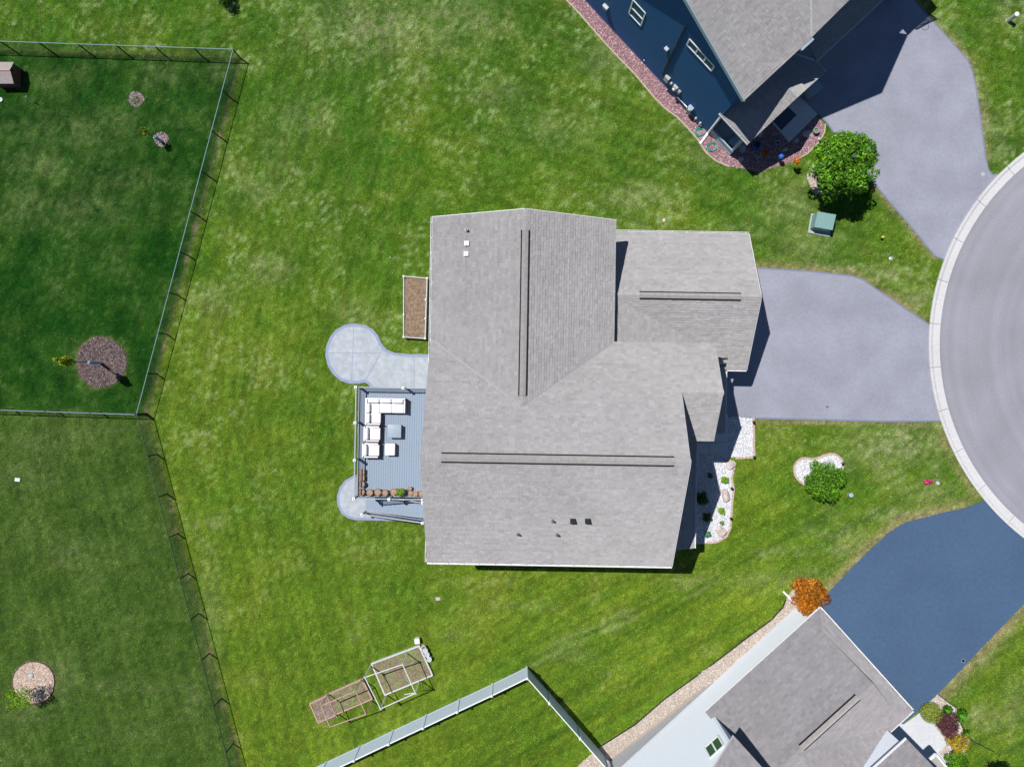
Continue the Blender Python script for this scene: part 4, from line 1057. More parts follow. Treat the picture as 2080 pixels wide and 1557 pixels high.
# riser pipe, vent hoods and tap on the side wall
def on_wall(px, py, out=0.0):
    s, z = wall_pt(px, py, N_O, N_A, N_B, NH); return NH(s, -out / PXM, z)
s0, z0 = wall_pt(1394.5, 48, N_O, N_A, N_B, NH); s1, z1 = wall_pt(1350, 146, N_O, N_A, N_B, NH)
sm = (s0 + s1) / 2
build(MB().tube([NH(sm, -3.4, z0), NH(sm, -3.4, z1), NH(sm + 1, -2, z1 - .35)], .045, 8), 'riser_pipe', M['black'], dark)
def hood(px, py, s):
    c = on_wall(px, py, .10); an = math.atan2(D_N.y, D_N.x)
    b = build(MB().box(c, (s, .2, s), an), 'dryer_vent', M['grey'], dark); build(MB().box(c + Vector((0, 0, s / 2 + .01)) - N_N * .03, (s * 1.15, .28, .03), an), 'vent_flap', M['lightpipe'], b)
hood(1233, 13, .34); hood(1356.7, 97, .22)

# ================================================================== WHITE HOUSE (south-east)
D_S = Vector((-0.742, -0.670, 0)); N_S = Vector((0.670, -0.742, 0))          # world directions of s and t (t inwards)
def stz(pts): return [SHF(*p) for p in pts]
wh = thing('house', 'white sided house with brownish grey roof in the bottom right corner', 'house', SHF(150, 110))
RE, RT, RRZ = 3.0, 117.0, 5.1
rs = (RRZ - RE) / (131 * PXM)
gw = prism_wall(wh, stz([(0, 0, -1.6), (0, 236, -1.6), (0, 236, 2.95), (0, RT, 4.92), (0, 0, 2.95)]), D_S * (262 * PXM), M['siding_white'], 'garage_wall')
siding(gw, stz([(-10, 0, .18), (262, 0, .18), (262, 0, 2.95), (-10, 0, 2.95)]), M['siding_white'], 0.125, 0.014, outward=-N_S)
build(MB().hexa(stz([(-10, .4, 0), (-10, 236, 0), (0, 236, 0), (0, .4, 0)]), stz([(-10, .4, 2.95), (-10, 236, 2.95), (0, 236, 2.95), (0, .4, 2.95)])), 'garage_front_wall', M['siding_white'], wh)
up = prism_wall(wh, stz([(258, 0.2, -1.6), (640, 0.2, -1.6), (640, 0.2, 6.6), (436, 0.2, 9.6), (258, 0.2, 6.6)]), N_S * (240 * PXM), M['siding_white'])
siding(up, stz([(262, 0, .3), (640, 0, .3), (640, 0, 6.6), (436, 0, 9.6), (262, 0, 6.65)]), M['siding_white'], 0.125, 0.014, outward=-N_S)
build(MB().hexa(stz([(225, -1.2, -1.7), (640, -1.2, -1.7), (640, .6, -1.7), (225, .6, -1.7)]), stz([(225, -1.2, .12), (640, -1.2, .28), (640, .6, .28), (225, .6, .12)])), 'foundation', M['concrete'], wh)
def rps(pts): return roof_plane(wh, stz(pts), M['shingle_se'])
rps([(0, -14, RE), (267, -14, RE), (267, RT, RRZ), (0, RT, RRZ)])
rps([(0, 248, RE), (0, RT, RRZ), (267, RT, RRZ), (267, 248, RE)])
rps([(-28, -14, RE), (0, -14, RE), (0, 14, RE + rs * 28 * PXM)])
rps([(-28, 248, RE), (0, 248, RE), (0, 220, RE + rs * 28 * PXM)])
rps([(-28, -14, RE), (-28, 248, RE), (0, 220, RE + rs * 28 * PXM), (0, 14, RE + rs * 28 * PXM)])
build(MB().hexa(stz([(2, 14, 3.4), (2, 220, 3.4), (2, RT, RRZ - .1)]), stz([(4, 14, 3.4), (4, 220, 3.4), (4, RT, RRZ - .1)])), 'gable_wall', M['siding_white'], wh)
rps([(20, 238, 3.1), (190, 119, 5.12), (190, 238, 5.12)])
strip(wh, SHF(22, 236, 3.16), SHF(188, 120, 5.12), .09, M['pipe'])
ridge_vent(wh, SHF(37, RT, RRZ), SHF(174, RT, RRZ), N_S, .16 * rs, w=.17)
gutter(wh, SHF(-28, -14, RE), SHF(267, -14, RE), -N_S, M['white'], w=.08)
gutter(wh, SHF(-28, -14, RE), SHF(-28, 248, RE), -D_S, M['white'], w=.08)
gutter(wh, SHF(-28, 248, RE), SHF(32, 248, RE), N_S, M['white'])
# upper storey roof
U0, UZ, USL = 246.0, 6.66, 0.53
zu = UZ + USL * 190 * PXM
rps([(U0, -10, UZ), (U0, 260, UZ), (436, 260, zu), (436, -10, zu)])
rps([(626, -10, UZ), (626, 260, UZ), (436, 260, zu), (436, -10, zu)])
# entry block with its own gable
en = prism_wall(wh, stz([(34, 237, 0), (34, 360, 0), (34, 360, 5.0), (34, 301, 6.0), (34, 237, 5.0)]), D_S * (230 * PXM), M['siding_white'])
siding(en, stz([(34, 236.8, 2.9), (264, 236.8, 2.9), (264, 236.8, 5.0), (34, 236.8, 5.0)]), M['siding_white'], 0.125, 0.014, outward=-N_S)
siding(en, stz([(34, 237, .2), (34, 360, .2), (34, 360, 5.0), (34, 301, 6.0), (34, 237, 5.0)]), M['siding_white'], 0.125, 0.014, outward=-D_S)
rps([(22, 231, 5.2), (22, 301, 6.33), (260, 301, 6.33), (260, 231, 5.2)])
rps([(22, 371, 5.2), (22, 301, 6.33), (260, 301, 6.33), (260, 371, 5.2)])
gutter(wh, SHF(22, 231, 5.2), SHF(260, 231, 5.2), -N_S, M['white'])
# little porch roof
pr = [P(1888, 1541, 2.8), P(1900, 1530, 2.8), P(1945, 1585, 2.8), P(1930, 1600, 2.8)]
prr = build(MB().hexa([p - Vector((0, 0, .14)) for p in pr], pr), 'porch_roof', M['shingle_cap'], wh)
for a, b in ((0, 1), (1, 2)): build(MB().bar(pr[a] + Vector((0, 0, .01)), pr[b] + Vector((0, 0, .01)), .12, .12), 'porch_gutter', M['white'], prr)
def s_wall(px, py): return wall_pt(px, py, (-0.0 + S_O[0], S_O[1]), S_D, S_N, SHF)
q = [s_wall(*p) for p in ((1432, 1519.6), (1459, 1495), (1471, 1514), (1445, 1541))]
s0, s1 = (q[0][0] + q[3][0]) / 2, (q[1][0] + q[2][0]) / 2; z0, z1 = (q[0][1] + q[1][1]) / 2, (q[2][1] + q[3][1]) / 2
window_on(wh, stz([(s0, -.7, z0), (s1, -.7, z0), (s1, -.7, z1), (s0, -.7, z1)]), -N_S, .10, (.5,))
# downspout at the garage corner
build(MB().bar(SHF(-6, -2, 2.8), SHF(-6, -2, .12), .11, .08).bar(SHF(-6, -2, .1), G(1590, 1200, .05), .11, .08), 'downspout', M['white'], wh)

# ================================================================== FENCES
def chain_fence(label, base_px, spacing, h, rail_mat, loc):
    root = thing('chain_link_fence', label, 'fence', loc)
    pts = [G(*p) for p in base_px]; posts = []
    for i in range(len(pts) - 1):
        a, b = pts[i], pts[i + 1]; n = max(1, round((b - a).length / spacing))
        posts += [a.lerp(b, k / n) for k in range(n)]
    posts.append(pts[-1])
    src = build(MB().tube([root.location, root.location + Vector((0, 0, h + .03))], .042, 8), 'post', M['blackvinyl'], root)
    for i, p in enumerate(posts):
        o = src if i == 0 else src.copy()
        if i: COL.objects.link(o); o.parent = root
        o.location = p - root.location
    for a, b in zip(posts[:-1], posts[1:]):
        u = Vector((0, 0, 1))
        build(MB().tube([a + u * h, b + u * h], .028, 6), 'top_rail', rail_mat, root)
        mb = MB(); L = (b - a).length; d = (b - a).normalized(); x = -h
        while x < L:
            for sg in (1, -1):
                x0, z0, x1, z1 = (x, .04, x + h, h) if sg == 1 else (x + h, .04, x, h)
                # clip to the panel
                def cl(xa, za, xb, zb, lim, lo):
                    t = (lim - xa) / (xb - xa); return lim, za + t * (zb - za)
                (pa, qa), (pb, qb) = ((x0, z0), (x1, z1))
                if pa > pb: pa, qa, pb, qb = pb, qb, pa, qa
                if pb <= 0 or pa >= L: continue
                if pa < 0: t = -pa / (pb - pa); pa, qa = 0, qa + t * (qb - qa)
                if pb > L: t = (L - pa) / (pb - pa); pb, qb = L, qa + t * (qb - qa)
                p0, p1 = a + d * pa + u * qa, a + d * pb + u * qb
                if (p1 - p0).length < .02: continue
                e = Vector((0, 0, .0034)); w_ = d.cross(u) * .0034
                mb.add([p0 - e, p0 + e, p0 + w_, p1 - e, p1 + e, p1 + w_], [(0, 1, 4, 3), (1, 2, 5, 4), (2, 0, 3, 5)])
            x += .085
        mb.bar(a + u * .05, b + u * .05, .006, .006)
        m = build(mb, 'wire_mesh', M['blackvinyl'], root, fix=False); m['kind'] = 'stuff'
    return root
chain_fence('chain-link fence around the dark green yard, running along its top and right sides', [(-60, 99), (27, 102), (488, 118), (297, 839)], 2.66, 1.2, M['galv'], G(488, 118))
chain_fence('chain-link fence on the right side of the lower left yard', [(298, 842), (361, 1083), (426, 1326), (498, 1600)], 2.72, 1.2, M['blackvinyl'], G(361, 1083))
chain_fence('straight chain-link fence dividing the two left yards', [(-60, 828), (27, 831), (294, 840)], 2.66, 1.2, M['galv'], G(150, 836))

def vinyl_fence(label, base_px, loc, capend=True):
    root = thing('vinyl_fence', label, 'fence', loc); u = Vector((0, 0, 1)); h = 1.78
    pts = [G(*p) for p in base_px]; src = None; csrc = None
    for i, p in enumerate(pts):
        if i == 0 and not capend: continue
        po = build(MB().box(p + u * (h / 2 + .03), (.13, .13, h + .06), .4), 'post', M['vinyl'], root)
        build(MB().lathe(p + u * (h + .06), [(.105, 0), (.105, .03), (.06, .07), (.012, .10)], 4, rz=.4 + math.pi / 4), 'post_cap', M['vinylwhite'], po)
    for a, b in zip(pts[:-1], pts[1:]):
        d = (b - a).normalized(); nrm = d.cross(u); a2, b2 = a + d * .066, b - d * .066; L = (b2 - a2).length
        n = max(1, round(L / .152)); mb = MB()
        for k in range(n):
            p0, p1 = a2.lerp(b2, k / n), a2.lerp(b2, (k + .955) / n)
            mb.bar((p0 + p1) / 2 + u * .12, (p0 + p1) / 2 + u * (h - .08), (p1 - p0).length, .035, up=nrm)
        pn = build(mb, 'panel', M['vinyl'], root)
        build(MB().bar(a2 + u * (h - .05), b2 + u * (h - .05), .055, .13), 'top_rail', M['vinylwhite'], pn)
        build(MB().bar(a2 + u * .10, b2 + u * .10, .05, .14), 'bottom_rail', M['vinyl'], pn)
    return root
vinyl_fence('white vinyl privacy fence run climbing from the bottom edge to the corner', [(595, 1579), (663, 1546.5), (731, 1514.5), (798.6, 1482.5), (866, 1451), (933, 1419.5), (1000.5, 1388), (1070, 1354)], G(866, 1451))
vinyl_fence('short white vinyl fence run from the corner to the white house', [(1070, 1354), (1113, 1403), (1173, 1472), (1228, 1535)], G(1140, 1434), capend=False)

# ================================================================== DECK
DZ = 2.5
Z = Vector((0, 0, 1))
deck = thing('deck', 'raised grey composite deck with railing and stairs behind the house', 'deck', MH(-212, 120))
DU0, DU1, DV0, DV1 = -293.0, -132.5, 12.0, 221.0
nbd = 36
bsrc = None
for i in range(nbd):
    w_ = (DU1 - DU0) / nbd; u0 = DU0 + i * w_
    if bsrc is None:
        bsrc = build(MB().hexa(uvz([(DU0, DV0, DZ - .03), (DU0 + w_ - .28, DV0, DZ - .03), (DU0 + w_ - .28, DV1, DZ - .03), (DU0, DV1, DZ - .03)]), uvz([(DU0, DV0, DZ), (DU0 + w_ - .28, DV0, DZ), (DU0 + w_ - .28, DV1, DZ), (DU0, DV1, DZ)])), 'deck_board', M['deck'], deck)
        b0 = bsrc
    else:
        b0 = bsrc.copy(); COL.objects.link(b0); b0.parent = deck
    b0.location = A1 * (i * w_ * PXM) + Z * random.uniform(-.0015, .0015)
build(MB().hexa(uvz([(DU0 + .5, DV0 + .5, DZ - .3), (DU1, DV0 + .5, DZ - .3), (DU1, DV1 - .5, DZ - .3), (DU0 + .5, DV1 - .5, DZ - .3)]), uvz([(DU0 + .5, DV0 + .5, DZ - .035), (DU1, DV0 + .5, DZ - .035), (DU1, DV1 - .5, DZ - .035), (DU0 + .5, DV1 - .5, DZ - .035)])), 'joist_frame', M['joint'], deck)
for u_, v_ in ((DU0 + 4, DV0 + 4), (DU0 + 4, 116), (DU0 + 4, DV1 - 4), (-220, DV0 + 4), (-220, DV1 - 4)):
    build(MB().bar(MH(u_, v_, 0), MH(u_, v_, DZ - .3), .15, .15), 'support_post', M['greywood'], deck)
def rpost(u_, v_, zb, h=1.08):
    p = MH(u_, v_, zb); po = build(MB().box(p + Z * (h / 2 - .1), (.10, .10, h + .2), -.017), 'railing_post', M['rail'], deck)
    c = build(MB().box(p + Z * (h + .02), (.165, .165, .04), -.017).lathe(p + Z * (h + .04), [(.10, 0), (.03, .03)], 4, rz=math.pi / 4), 'post_cap', M['vinylwhite'], po)
    build(MB().box(p + Z * (h + .075), (.045, .045, .02), -.017), 'cap_light', M['dark'], po)
balsrc = [None]
def rail_run(a, b, rail=True):
    """a, b: deck-level world points of a straight or sloping railing"""
    a, b = Vector(a), Vector(b)
    build(MB().bar(a + Z * .98, b + Z * .98, .06, .045), 'top_rail', M['rail'], deck)
    build(MB().bar(a + Z * .09, b + Z * .09, .05, .04), 'bottom_rail', M['rail'], deck)
    n = int((b - a).length / .112)
    for k in range(1, n):
        p = a.lerp(b, k / n)
        if balsrc[0] is None:
            balsrc[0] = build(MB().bar(deck.location + Z * .09, deck.location + Z * .965, .02, .02), 'baluster', M['black'], deck); o = balsrc[0]
        else: o = balsrc[0].copy(); COL.objects.link(o); o.parent = deck
        o.location = p - deck.location
NP = [(DU0, DV0), (-204, DV0), (DU1 + 1, DV0)]; WP = [(DU0, 12), (DU0, 79), (DU0, 149), (DU0, 221)]; SP = [(DU0, DV1), (-227, DV1), (-164, DV1)]
for q in NP[:2] + WP[1:] + SP[1:]: rpost(q[0], q[1], DZ)
for run in (NP, WP, SP):
    for a, b in zip(run[:-1], run[1:]): rail_run(MH(*a, DZ), MH(*b, DZ))
# stairs down the south side
nst = 13; u_top, u_bot = -166.0, -291.0
for i in range(nst):
    u0 = u_bot + (u_top - u_bot) * i / nst; u1 = u_bot + (u_top - u_bot) * (i + 1) / nst + .6; z = DZ * (i + 1) / (nst + 1) + .05
    build(MB().hexa(uvz([(u0, 225, z - .04), (u1, 225, z - .04), (u1, 262, z - .04), (u0, 262, z - .04)]), uvz([(u0, 225, z), (u1, 225, z), (u1, 262, z), (u0, 262, z)])), 'stair_tread', M['deck'], deck)
for v_ in (225.6, 261.2): build(MB().bar(MH(u_bot, v_, .05), MH(u_top, v_, DZ - .2), .05, .26), 'stair_stringer', M['rail'], deck)
lw = 36.0 / 8
for i in range(7):
    u0 = u_top + i * 4.8
    build(MB().hexa(uvz([(u0, 221.4, DZ - .03), (u0 + 4.5, 221.4, DZ - .03), (u0 + 4.5, 264, DZ - .03), (u0, 264, DZ - .03)]), uvz([(u0, 221.4, DZ), (u0 + 4.5, 221.4, DZ), (u0 + 4.5, 264, DZ), (u0, 264, DZ)])), 'deck_board', M['deck'], deck)
rpost(-293, 264.5, .07); rpost(-163.6, 264.7, DZ); rpost(-163.6, 227, DZ)
rail_run(MH(-293, 264.5, .12), MH(-164, 264.7, DZ)); rail_run(MH(-240, 226.5, DZ * .42), MH(-164, 227, DZ)); rail_run(MH(-163.6, 264.7, DZ), MH(-134, 264.7, DZ))

# ---------------- deck furniture
import bmesh
def DUV(px, py, z):
    p = P(px, py, z); return MHi(p)
def rbox(name, u0, v0, u1, v1, z0, z1, bev, material, parent, seg=3):
    """box in the house frame with rounded edges; its mesh is its own"""
    c = MH((u0 + u1) / 2, (v0 + v1) / 2, (z0 + z1) / 2)
    bm = bmesh.new(); bmesh.ops.create_cube(bm, size=1.0)
    sx, sy, sz = abs(u1 - u0) * PXM, abs(v1 - v0) * PXM, abs(z1 - z0)
    for v in bm.verts: v.co = Vector((v.co.x * sx, v.co.y * sy, v.co.z * sz))
    if bev: bmesh.ops.bevel(bm, geom=list(bm.edges), offset=min(bev, .45 * min(sx, sy, sz)), segments=seg, profile=.5, affect='EDGES')
    R = Matrix.Rotation(-.0171, 4, 'Z'); off = Vector(root_loc(parent))
    for v in bm.verts: v.co = R @ v.co + c - off
    me = bpy.data.meshes.new(name); bm.to_mesh(me); bm.free(); me.materials.append(material)
    if bev: me.polygons.foreach_set('use_smooth', [True] * len(me.polygons))
    o = bpy.data.objects.new(name, me); COL.objects.link(o); o.parent = parent; return o
FZ = DZ + .002
def seat_module(root, u0, v0, u1, v1, back, arms=(), pillow=True):
    """one seat: base, cushion and the back on the given sides ('W', 'N')"""
    rbox('seat_base', u0, v0, u1, v1, FZ + .08, FZ + .30, .02, M['wicker'], root)
    a, b, c, d = u0, v0, u1, v1
    if 'W' in back: a += 5.5
    if 'N' in back: b += 5.5
    rbox('seat_cushion', a + .2, b + .2, c - .2, d - .2, FZ + .30, FZ + .45, .05, M['cushion'], root)
# L-shaped sofa
sofa = thing('corner_sofa', 'L-shaped white cushioned sofa in the upper left corner of the deck', 'sofa', MH(-258, 45, FZ))
su0, sv0 = DUV(741.7, 807.8, 3.15); su1, sv1 = DUV(823.3, 863.6, 2.95); _, svm = DUV(800, 838.7, 2.95); sum_, _ = DUV(773.5, 850, 2.95)
su0 += 0.6
rbox('back_frame', su0, sv0, su1, sv0 + 3.2, FZ + .05, FZ + .62, .02, M['wicker'], sofa)
rbox('back_frame', su0, sv0 + 3.3, su0 + 3.2, sv1, FZ + .05, FZ + .62, .02, M['wicker'], sofa)
rbox('arm_rest', su1 - 3.2, sv0 + 3.3, su1, svm, FZ + .05, FZ + .56, .02, M['wicker'], sofa)
rbox('arm_pad', su1 - 3.0, sv0 + 3.5, su1 - .2, svm - .4, FZ + .56, FZ + .60, .015, M['cushion'], sofa)
rbox('arm_rest', su0 + 3.3, sv1 - 3.0, sum_, sv1, FZ + .05, FZ + .56, .02, M['wicker'], sofa)
rbox('arm_pad', su0 + 3.4, sv1 - 2.9, sum_ - .4, sv1 - .2, FZ + .56, FZ + .60, .015, M['cushion'], sofa)
rbox('seat_base', su0 + 3.3, sv0 + 3.3, su1 - 3.3, svm, FZ + .06, FZ + .30, .02, M['wicker'], sofa)
rbox('seat_base', su0 + 3.3, svm + .1, sum_, sv1 - 3.1, FZ + .06, FZ + .30, .02, M['wicker'], sofa)
xs_ = np.linspace(su0 + 3.6, su1 - 3.5, 4)
for i in range(3):
    rbox('seat_cushion', xs_[i] + (.2 if i else 5), sv0 + 9.0, xs_[i + 1] - .2, svm - .1, FZ + .30, FZ + .46, .045, M['cushion'], sofa)
    rbox('back_cushion', xs_[i] + .2, sv0 + 2.4, xs_[i + 1] - .2, sv0 + 9.2, FZ + .34, FZ + .70, .10, M['cushion'], sofa, 4)
for (a, b) in ((sv0 + 9.5, svm - .2), (svm + .2, sv1 - 3.2)):
    rbox('seat_cushion', su0 + 9.0, max(a, svm + .2) if a < svm and False else a, sum_ - .1, b, FZ + .302, FZ + .458, .045, M['cushion'], sofa) if a >= svm else None
    rbox('back_cushion', su0 + 2.4, a, su0 + 8.8, b, FZ + .34, FZ + .70, .10, M['cushion'], sofa, 4)
rbox('back_cover', su0 - .3, sv0 - .2, su0 + 3.0, sv1, FZ + .62, FZ + .66, .015, M['cushion'], sofa)
rbox('back_cover', su0 + 3.2, sv0 - .2, su1 - .2, sv0 + 2.6, FZ + .62, FZ + .66, .015, M['cushion'], sofa)
for (a, b) in ((su0 + 2, sv0 + 2), (su1 - 2, sv0 + 2), (su1 - 2, svm - 2), (su0 + 2, sv1 - 2), (sum_ - 2, sv1 - 2)): rbox('leg', a - 1, b - 1, a + 1, b + 1, FZ, FZ + .06, 0, M['black'], sofa)
def armchair(label, px0, py0, px1, py1):
    u0, v0 = DUV(px0, py0, 3.1); u1, v1 = DUV(px1, py1, 3.0); u0 += .6
    t = thing('armchair', label, 'armchair', MH((u0 + u1) / 2, (v0 + v1) / 2, FZ), 'white cushioned armchairs on the deck')
    rbox('seat_base', u0 + 3.1, v0 + 3.1, u1, v1 - 3.1, FZ + .06, FZ + .30, .02, M['wicker'], t)
    rbox('back_frame', u0, v0, u0 + 3.0, v1, FZ + .05, FZ + .62, .02, M['wicker'], t)
    for a, b in ((v0, v0 + 3.0), (v1 - 3.0, v1)):
        r = rbox('arm_rest', u0 + 3.1, a, u1 - 1, b, FZ + .05, FZ + .54, .02, M['wicker'], t)
        rbox('arm_pad', u0 + 3.2, a + .2, u1 - 1.4, b - .2, FZ + .54, FZ + .58, .015, M['cushion'], t)
    rbox('seat_cushion', u0 + 9, v0 + 3.3, u1 + .2, v1 - 3.3, FZ + .30, FZ + .46, .045, M['cushion'], t)
    rbox('back_cushion', u0 + 2.2, v0 + 3.2, u0 + 8.8, v1 - 3.2, FZ + .34, FZ + .72, .10, M['cushion'], t, 4)
    rbox('back_cover', u0 - .2, v0 + 1, u0 + 2.6, v1 - 1, FZ + .62, FZ + .66, .015, M['cushion'], t)
    for a, b in ((u0 + 1.5, v0 + 1.5), (u0 + 1.5, v1 - 1.5), (u1 - 2, v0 + 1.5), (u1 - 2, v1 - 1.5)): rbox('leg', a - 1, b - 1, a + 1, b + 1, FZ, FZ + .06, 0, M['black'], t)
    return t
armchair('white cushioned armchair next to the end of the L-shaped sofa', 738.5, 864.5, 771.5, 897)
armchair('white cushioned armchair farthest from the sofa, beside the ottoman', 735.7, 899, 769.5, 929.5)
tb = thing('coffee_table', 'square blue-grey coffee table in front of the armchairs on the deck', 'table', MH(-234, 92, FZ))
tu0, tv0 = DUV(788, 861.8, 2.95); tu1, tv1 = DUV(814.5, 889, 2.95)
rbox('tabletop', tu0, tv0, tu1, tv1, FZ + .40, FZ + .45, .01, M['tabletop'], tb)
rbox('table_base', tu0 + 1, tv0 + 1, tu1 - 1, tv1 - 1, FZ, FZ + .40, .01, M['wicker'], tb)
ot = thing('ottoman', 'white cushioned square ottoman below the coffee table', 'ottoman', MH(-237, 127, FZ))
ou0, ov0 = DUV(781.9, 900.3, 2.95); ou1, ov1 = DUV(802, 925, 2.95)
rbox('cushion', ou0, ov0, ou1, ov1, FZ + .28, FZ + .44, .05, M['cushion'], ot); rbox('base', ou0 + .6, ov0 + .6, ou1 - .6, ov1 - .6, FZ, FZ + .28, .02, M['wicker'], ot)

# ================================================================== PLANTS
def leaves(name, parent, c, rad, n, size, cols, lobes=9, seed=1, shell=0.55, flat=0.0, material='leaf', droop=0.0):
    """crown of leaf quads spread over overlapping lobes"""
    r = np.random.default_rng(seed); c = np.array(c, float); rad = np.array(rad, float)
    ii = np.arange(lobes); th = ii * 2.39996 + r.normal(0, .25, lobes); hz = np.linspace(-.35, .85, lobes) + r.normal(0, .08, lobes); hr = np.sqrt(np.clip(1 - hz ** 2, .1, 1))
    lc = np.stack([hr * np.cos(th), hr * np.sin(th), hz], -1) * (r.uniform(.50, .72, (lobes, 1)) if lobes < 20 else r.uniform(.55, .90, (lobes, 1))); lr = r.uniform(.28, .42, lobes) * (1.0 if lobes < 20 else .72); lc[0] = (0, 0, 0); lr[0] = .66 if lobes > 1 else .92
    pk = r.choice(lobes, n, p=lr ** 2 / (lr ** 2).sum())
    d = r.normal(0, 1, (n, 3)); d /= np.linalg.norm(d, axis=1)[:, None]
    rr = lr[pk] * (1 - (1 - shell) * r.random(n) ** 2) * (1 + r.normal(0, .05, n))
    p = (lc[pk] + d * rr[:, None]); pos = c + p * rad
    nrm = d + r.normal(0, .55, (n, 3)); nrm[:, 2] += .35; nrm /= np.linalg.norm(nrm, axis=1)[:, None]
    t = np.cross(nrm, r.normal(0, 1, (n, 3))); t /= np.linalg.norm(t, axis=1)[:, None]; b = np.cross(nrm, t)
    s = size * r.uniform(.6, 1.3, n)
    v = np.stack([pos - t * s[:, None], pos - b * (s * .42)[:, None] + t * .1 * s[:, None], pos + t * s[:, None], pos + b * (s * .42)[:, None] + t * .1 * s[:, None]], 1)
    if droop: v[:, 2, 2] -= droop
    lc_tone = r.lognormal(0, .20, lobes)
    col = np.array(cols)[r.integers(0, len(cols), n)] * r.lognormal(0, .22, (n, 1)) * lc_tone[pk][:, None]
    return np_mesh(name, v.reshape(-1, 3), np.arange(n * 4).reshape(-1, 4), M[material], parent=parent, col=np.repeat(np.clip(col, 0, .8), 4, 0))
def limbs(base, top, spread, nb, r0, seed):
    q = random.Random(seed); base, top = Vector(base), Vector(top); mb = MB()
    mid = base.lerp(top, .5) + Vector((q.uniform(-.1, .1), q.uniform(-.1, .1), 0)) * spread
    mb.tube([base, mid, top], [r0, r0 * .7, r0 * .3], 7)
    for i in range(nb):
        f = .35 + .6 * i / max(1, nb); p = base.lerp(top, f); a = i * 2.4 + q.random(); L = spread * q.uniform(.55, .95)
        e = p + Vector((math.cos(a) * L, math.sin(a) * L, L * q.uniform(.25, .7)))
        mb.tube([p, p.lerp(e, .5) + Vector((0, 0, .06 * L)), e], [r0 * .45, r0 * .3, r0 * .1], 5)
    return mb
GREEN = [(.10, .22, .012), (.14, .28, .015), (.075, .17, .010), (.19, .33, .025)]
BRIGHT = [(.085, .24, .010), (.13, .33, .014), (.050, .16, .008), (.21, .42, .025)]
ORANGE = [(.42, .13, .008), (.52, .19, .012), (.34, .085, .006), (.60, .27, .02), (.30, .10, .01)]
def tree(name, label, cat, cpx, cpy, cz, rad_px, rz, trunk_z0, n, size, cols, seed, group=None, lobes=11, r0=.09):
    """crown centre seen at pixel (cpx, cpy) with its centre cz metres up; the trunk stands below it"""
    c = P(cpx, cpy, cz); g = Vector((c.x, c.y, zg(c.x, c.y))); rx = rad_px * (H - cz) / F
    t = thing(name, label, cat, g, group)
    build(limbs(g + Z * trunk_z0, g + Z * (cz + rz * .4), rx * .8, 9, r0, seed), 'trunk', M['bark'], t)
    leaves('crown', t, c, (rx * 1.12, rx * 1.12, rz), n, size, cols, lobes, seed)
    return t
tree('leafy_tree', 'round bright green tree between the dark house driveway and the green utility box', 'tree', 1714, 337, 2.7, 60, 1.75, 0, 11000, .115, BRIGHT, 21, lobes=44)
tree('maple_tree', 'round orange-leaved tree at the corner of the white house', 'tree', 1641, 1205, 2.2, 36, .95, 0, 5200, .075, ORANGE, 22, lobes=28, r0=.05)
tree('shrub', 'dense bright green shrub in the white rock island', 'shrub', 1675, 978, .85, 38, .85, 0, 5200, .085, BRIGHT, 23, lobes=30, r0=.05)
def bush(label, px, py, z, r_px, rz, n, size, cols, seed, name='shrub', cat='shrub', group=None, lobes=8):
    return tree(name, label, cat, px, py, z, r_px, rz, 0, n, size, cols, seed, group, lobes, r0=.02)
SPRG = [(.22, .40, .02), (.28, .46, .03), (.16, .32, .015)]
DKG = [(.05, .12, .012), (.07, .16, .015), (.04, .09, .010)]
bush('small lime green shrub just below the uppermost boulder of the front rock bed', 1473, 974, .2, 8, .22, 500, .05, SPRG, 31)
bush('small lime green shrub halfway down the sunlit front rock bed', 1466, 1037, .2, 8.5, .22, 520, .05, SPRG, 32)
bush('tiny grey-green shrub touching the lowest boulder of the front rock bed', 1466, 1062, .15, 5.5, .15, 260, .04, [(.16, .28, .08), (.20, .34, .12)], 33)
bush('small shaded shrub nearest the front walk in the rock bed', 1443, 966, .18, 5.5, .2, 260, .045, DKG, 34)
bush('largest dark shrub against the house in the shaded front rock bed', 1426, 1012, .4, 15, .42, 1500, .055, DKG, 35)
bush('dark rounded shrub in the shaded rock bed level with the small lime shrub', 1436, 1050, .3, 10.5, .32, 800, .05, DKG, 36)
bush('teal leafed hosta at the bottom end of the front rock bed', 1438, 1085, .15, 7, .16, 260, .075, [(.10, .30, .16), (.13, .34, .2)], 37, 'hosta', 'plant')
# white house planting
bush('clipped olive green globe shrub beside the sealed driveway', 1892, 1447, .45, 20.5, .5, 4200, .035, [(.20, .25, .03), (.26, .30, .04), (.16, .21, .025)], 41, lobes=1)
bush('purple leaved barberry between the globe shrub and the golden shrub', 1927, 1473, .5, 26, .5, 4200, .05, [(.13, .045, .055), (.19, .07, .08), (.09, .03, .04), (.22, .11, .10)], 42, lobes=10)
bush('golden yellow shrub just below the purple barberry', 1948, 1510, .4, 24, .42, 2200, .05, [(.52, .34, .01), (.60, .42, .02), (.42, .30, .02), (.30, .28, .02)], 43, lobes=10)
bush('bright green shrub at the bottom edge below the golden shrub', 1944, 1553, .5, 27, .55, 3800, .055, BRIGHT, 44, lobes=10)
tree('shade_tree', 'dark green tree mostly below the bottom edge right of the white house', 'tree', 2050, 1592, 2.2, 34, 1.2, 0, 4500, .08, GREEN, 45, lobes=11)
tree('garden_tree', 'small dark tree cut off by the top edge of the lawn', 'tree', 452, -8, .75, 20, .6, 0, 1500, .06, DKG, 46, lobes=7, r0=.03)
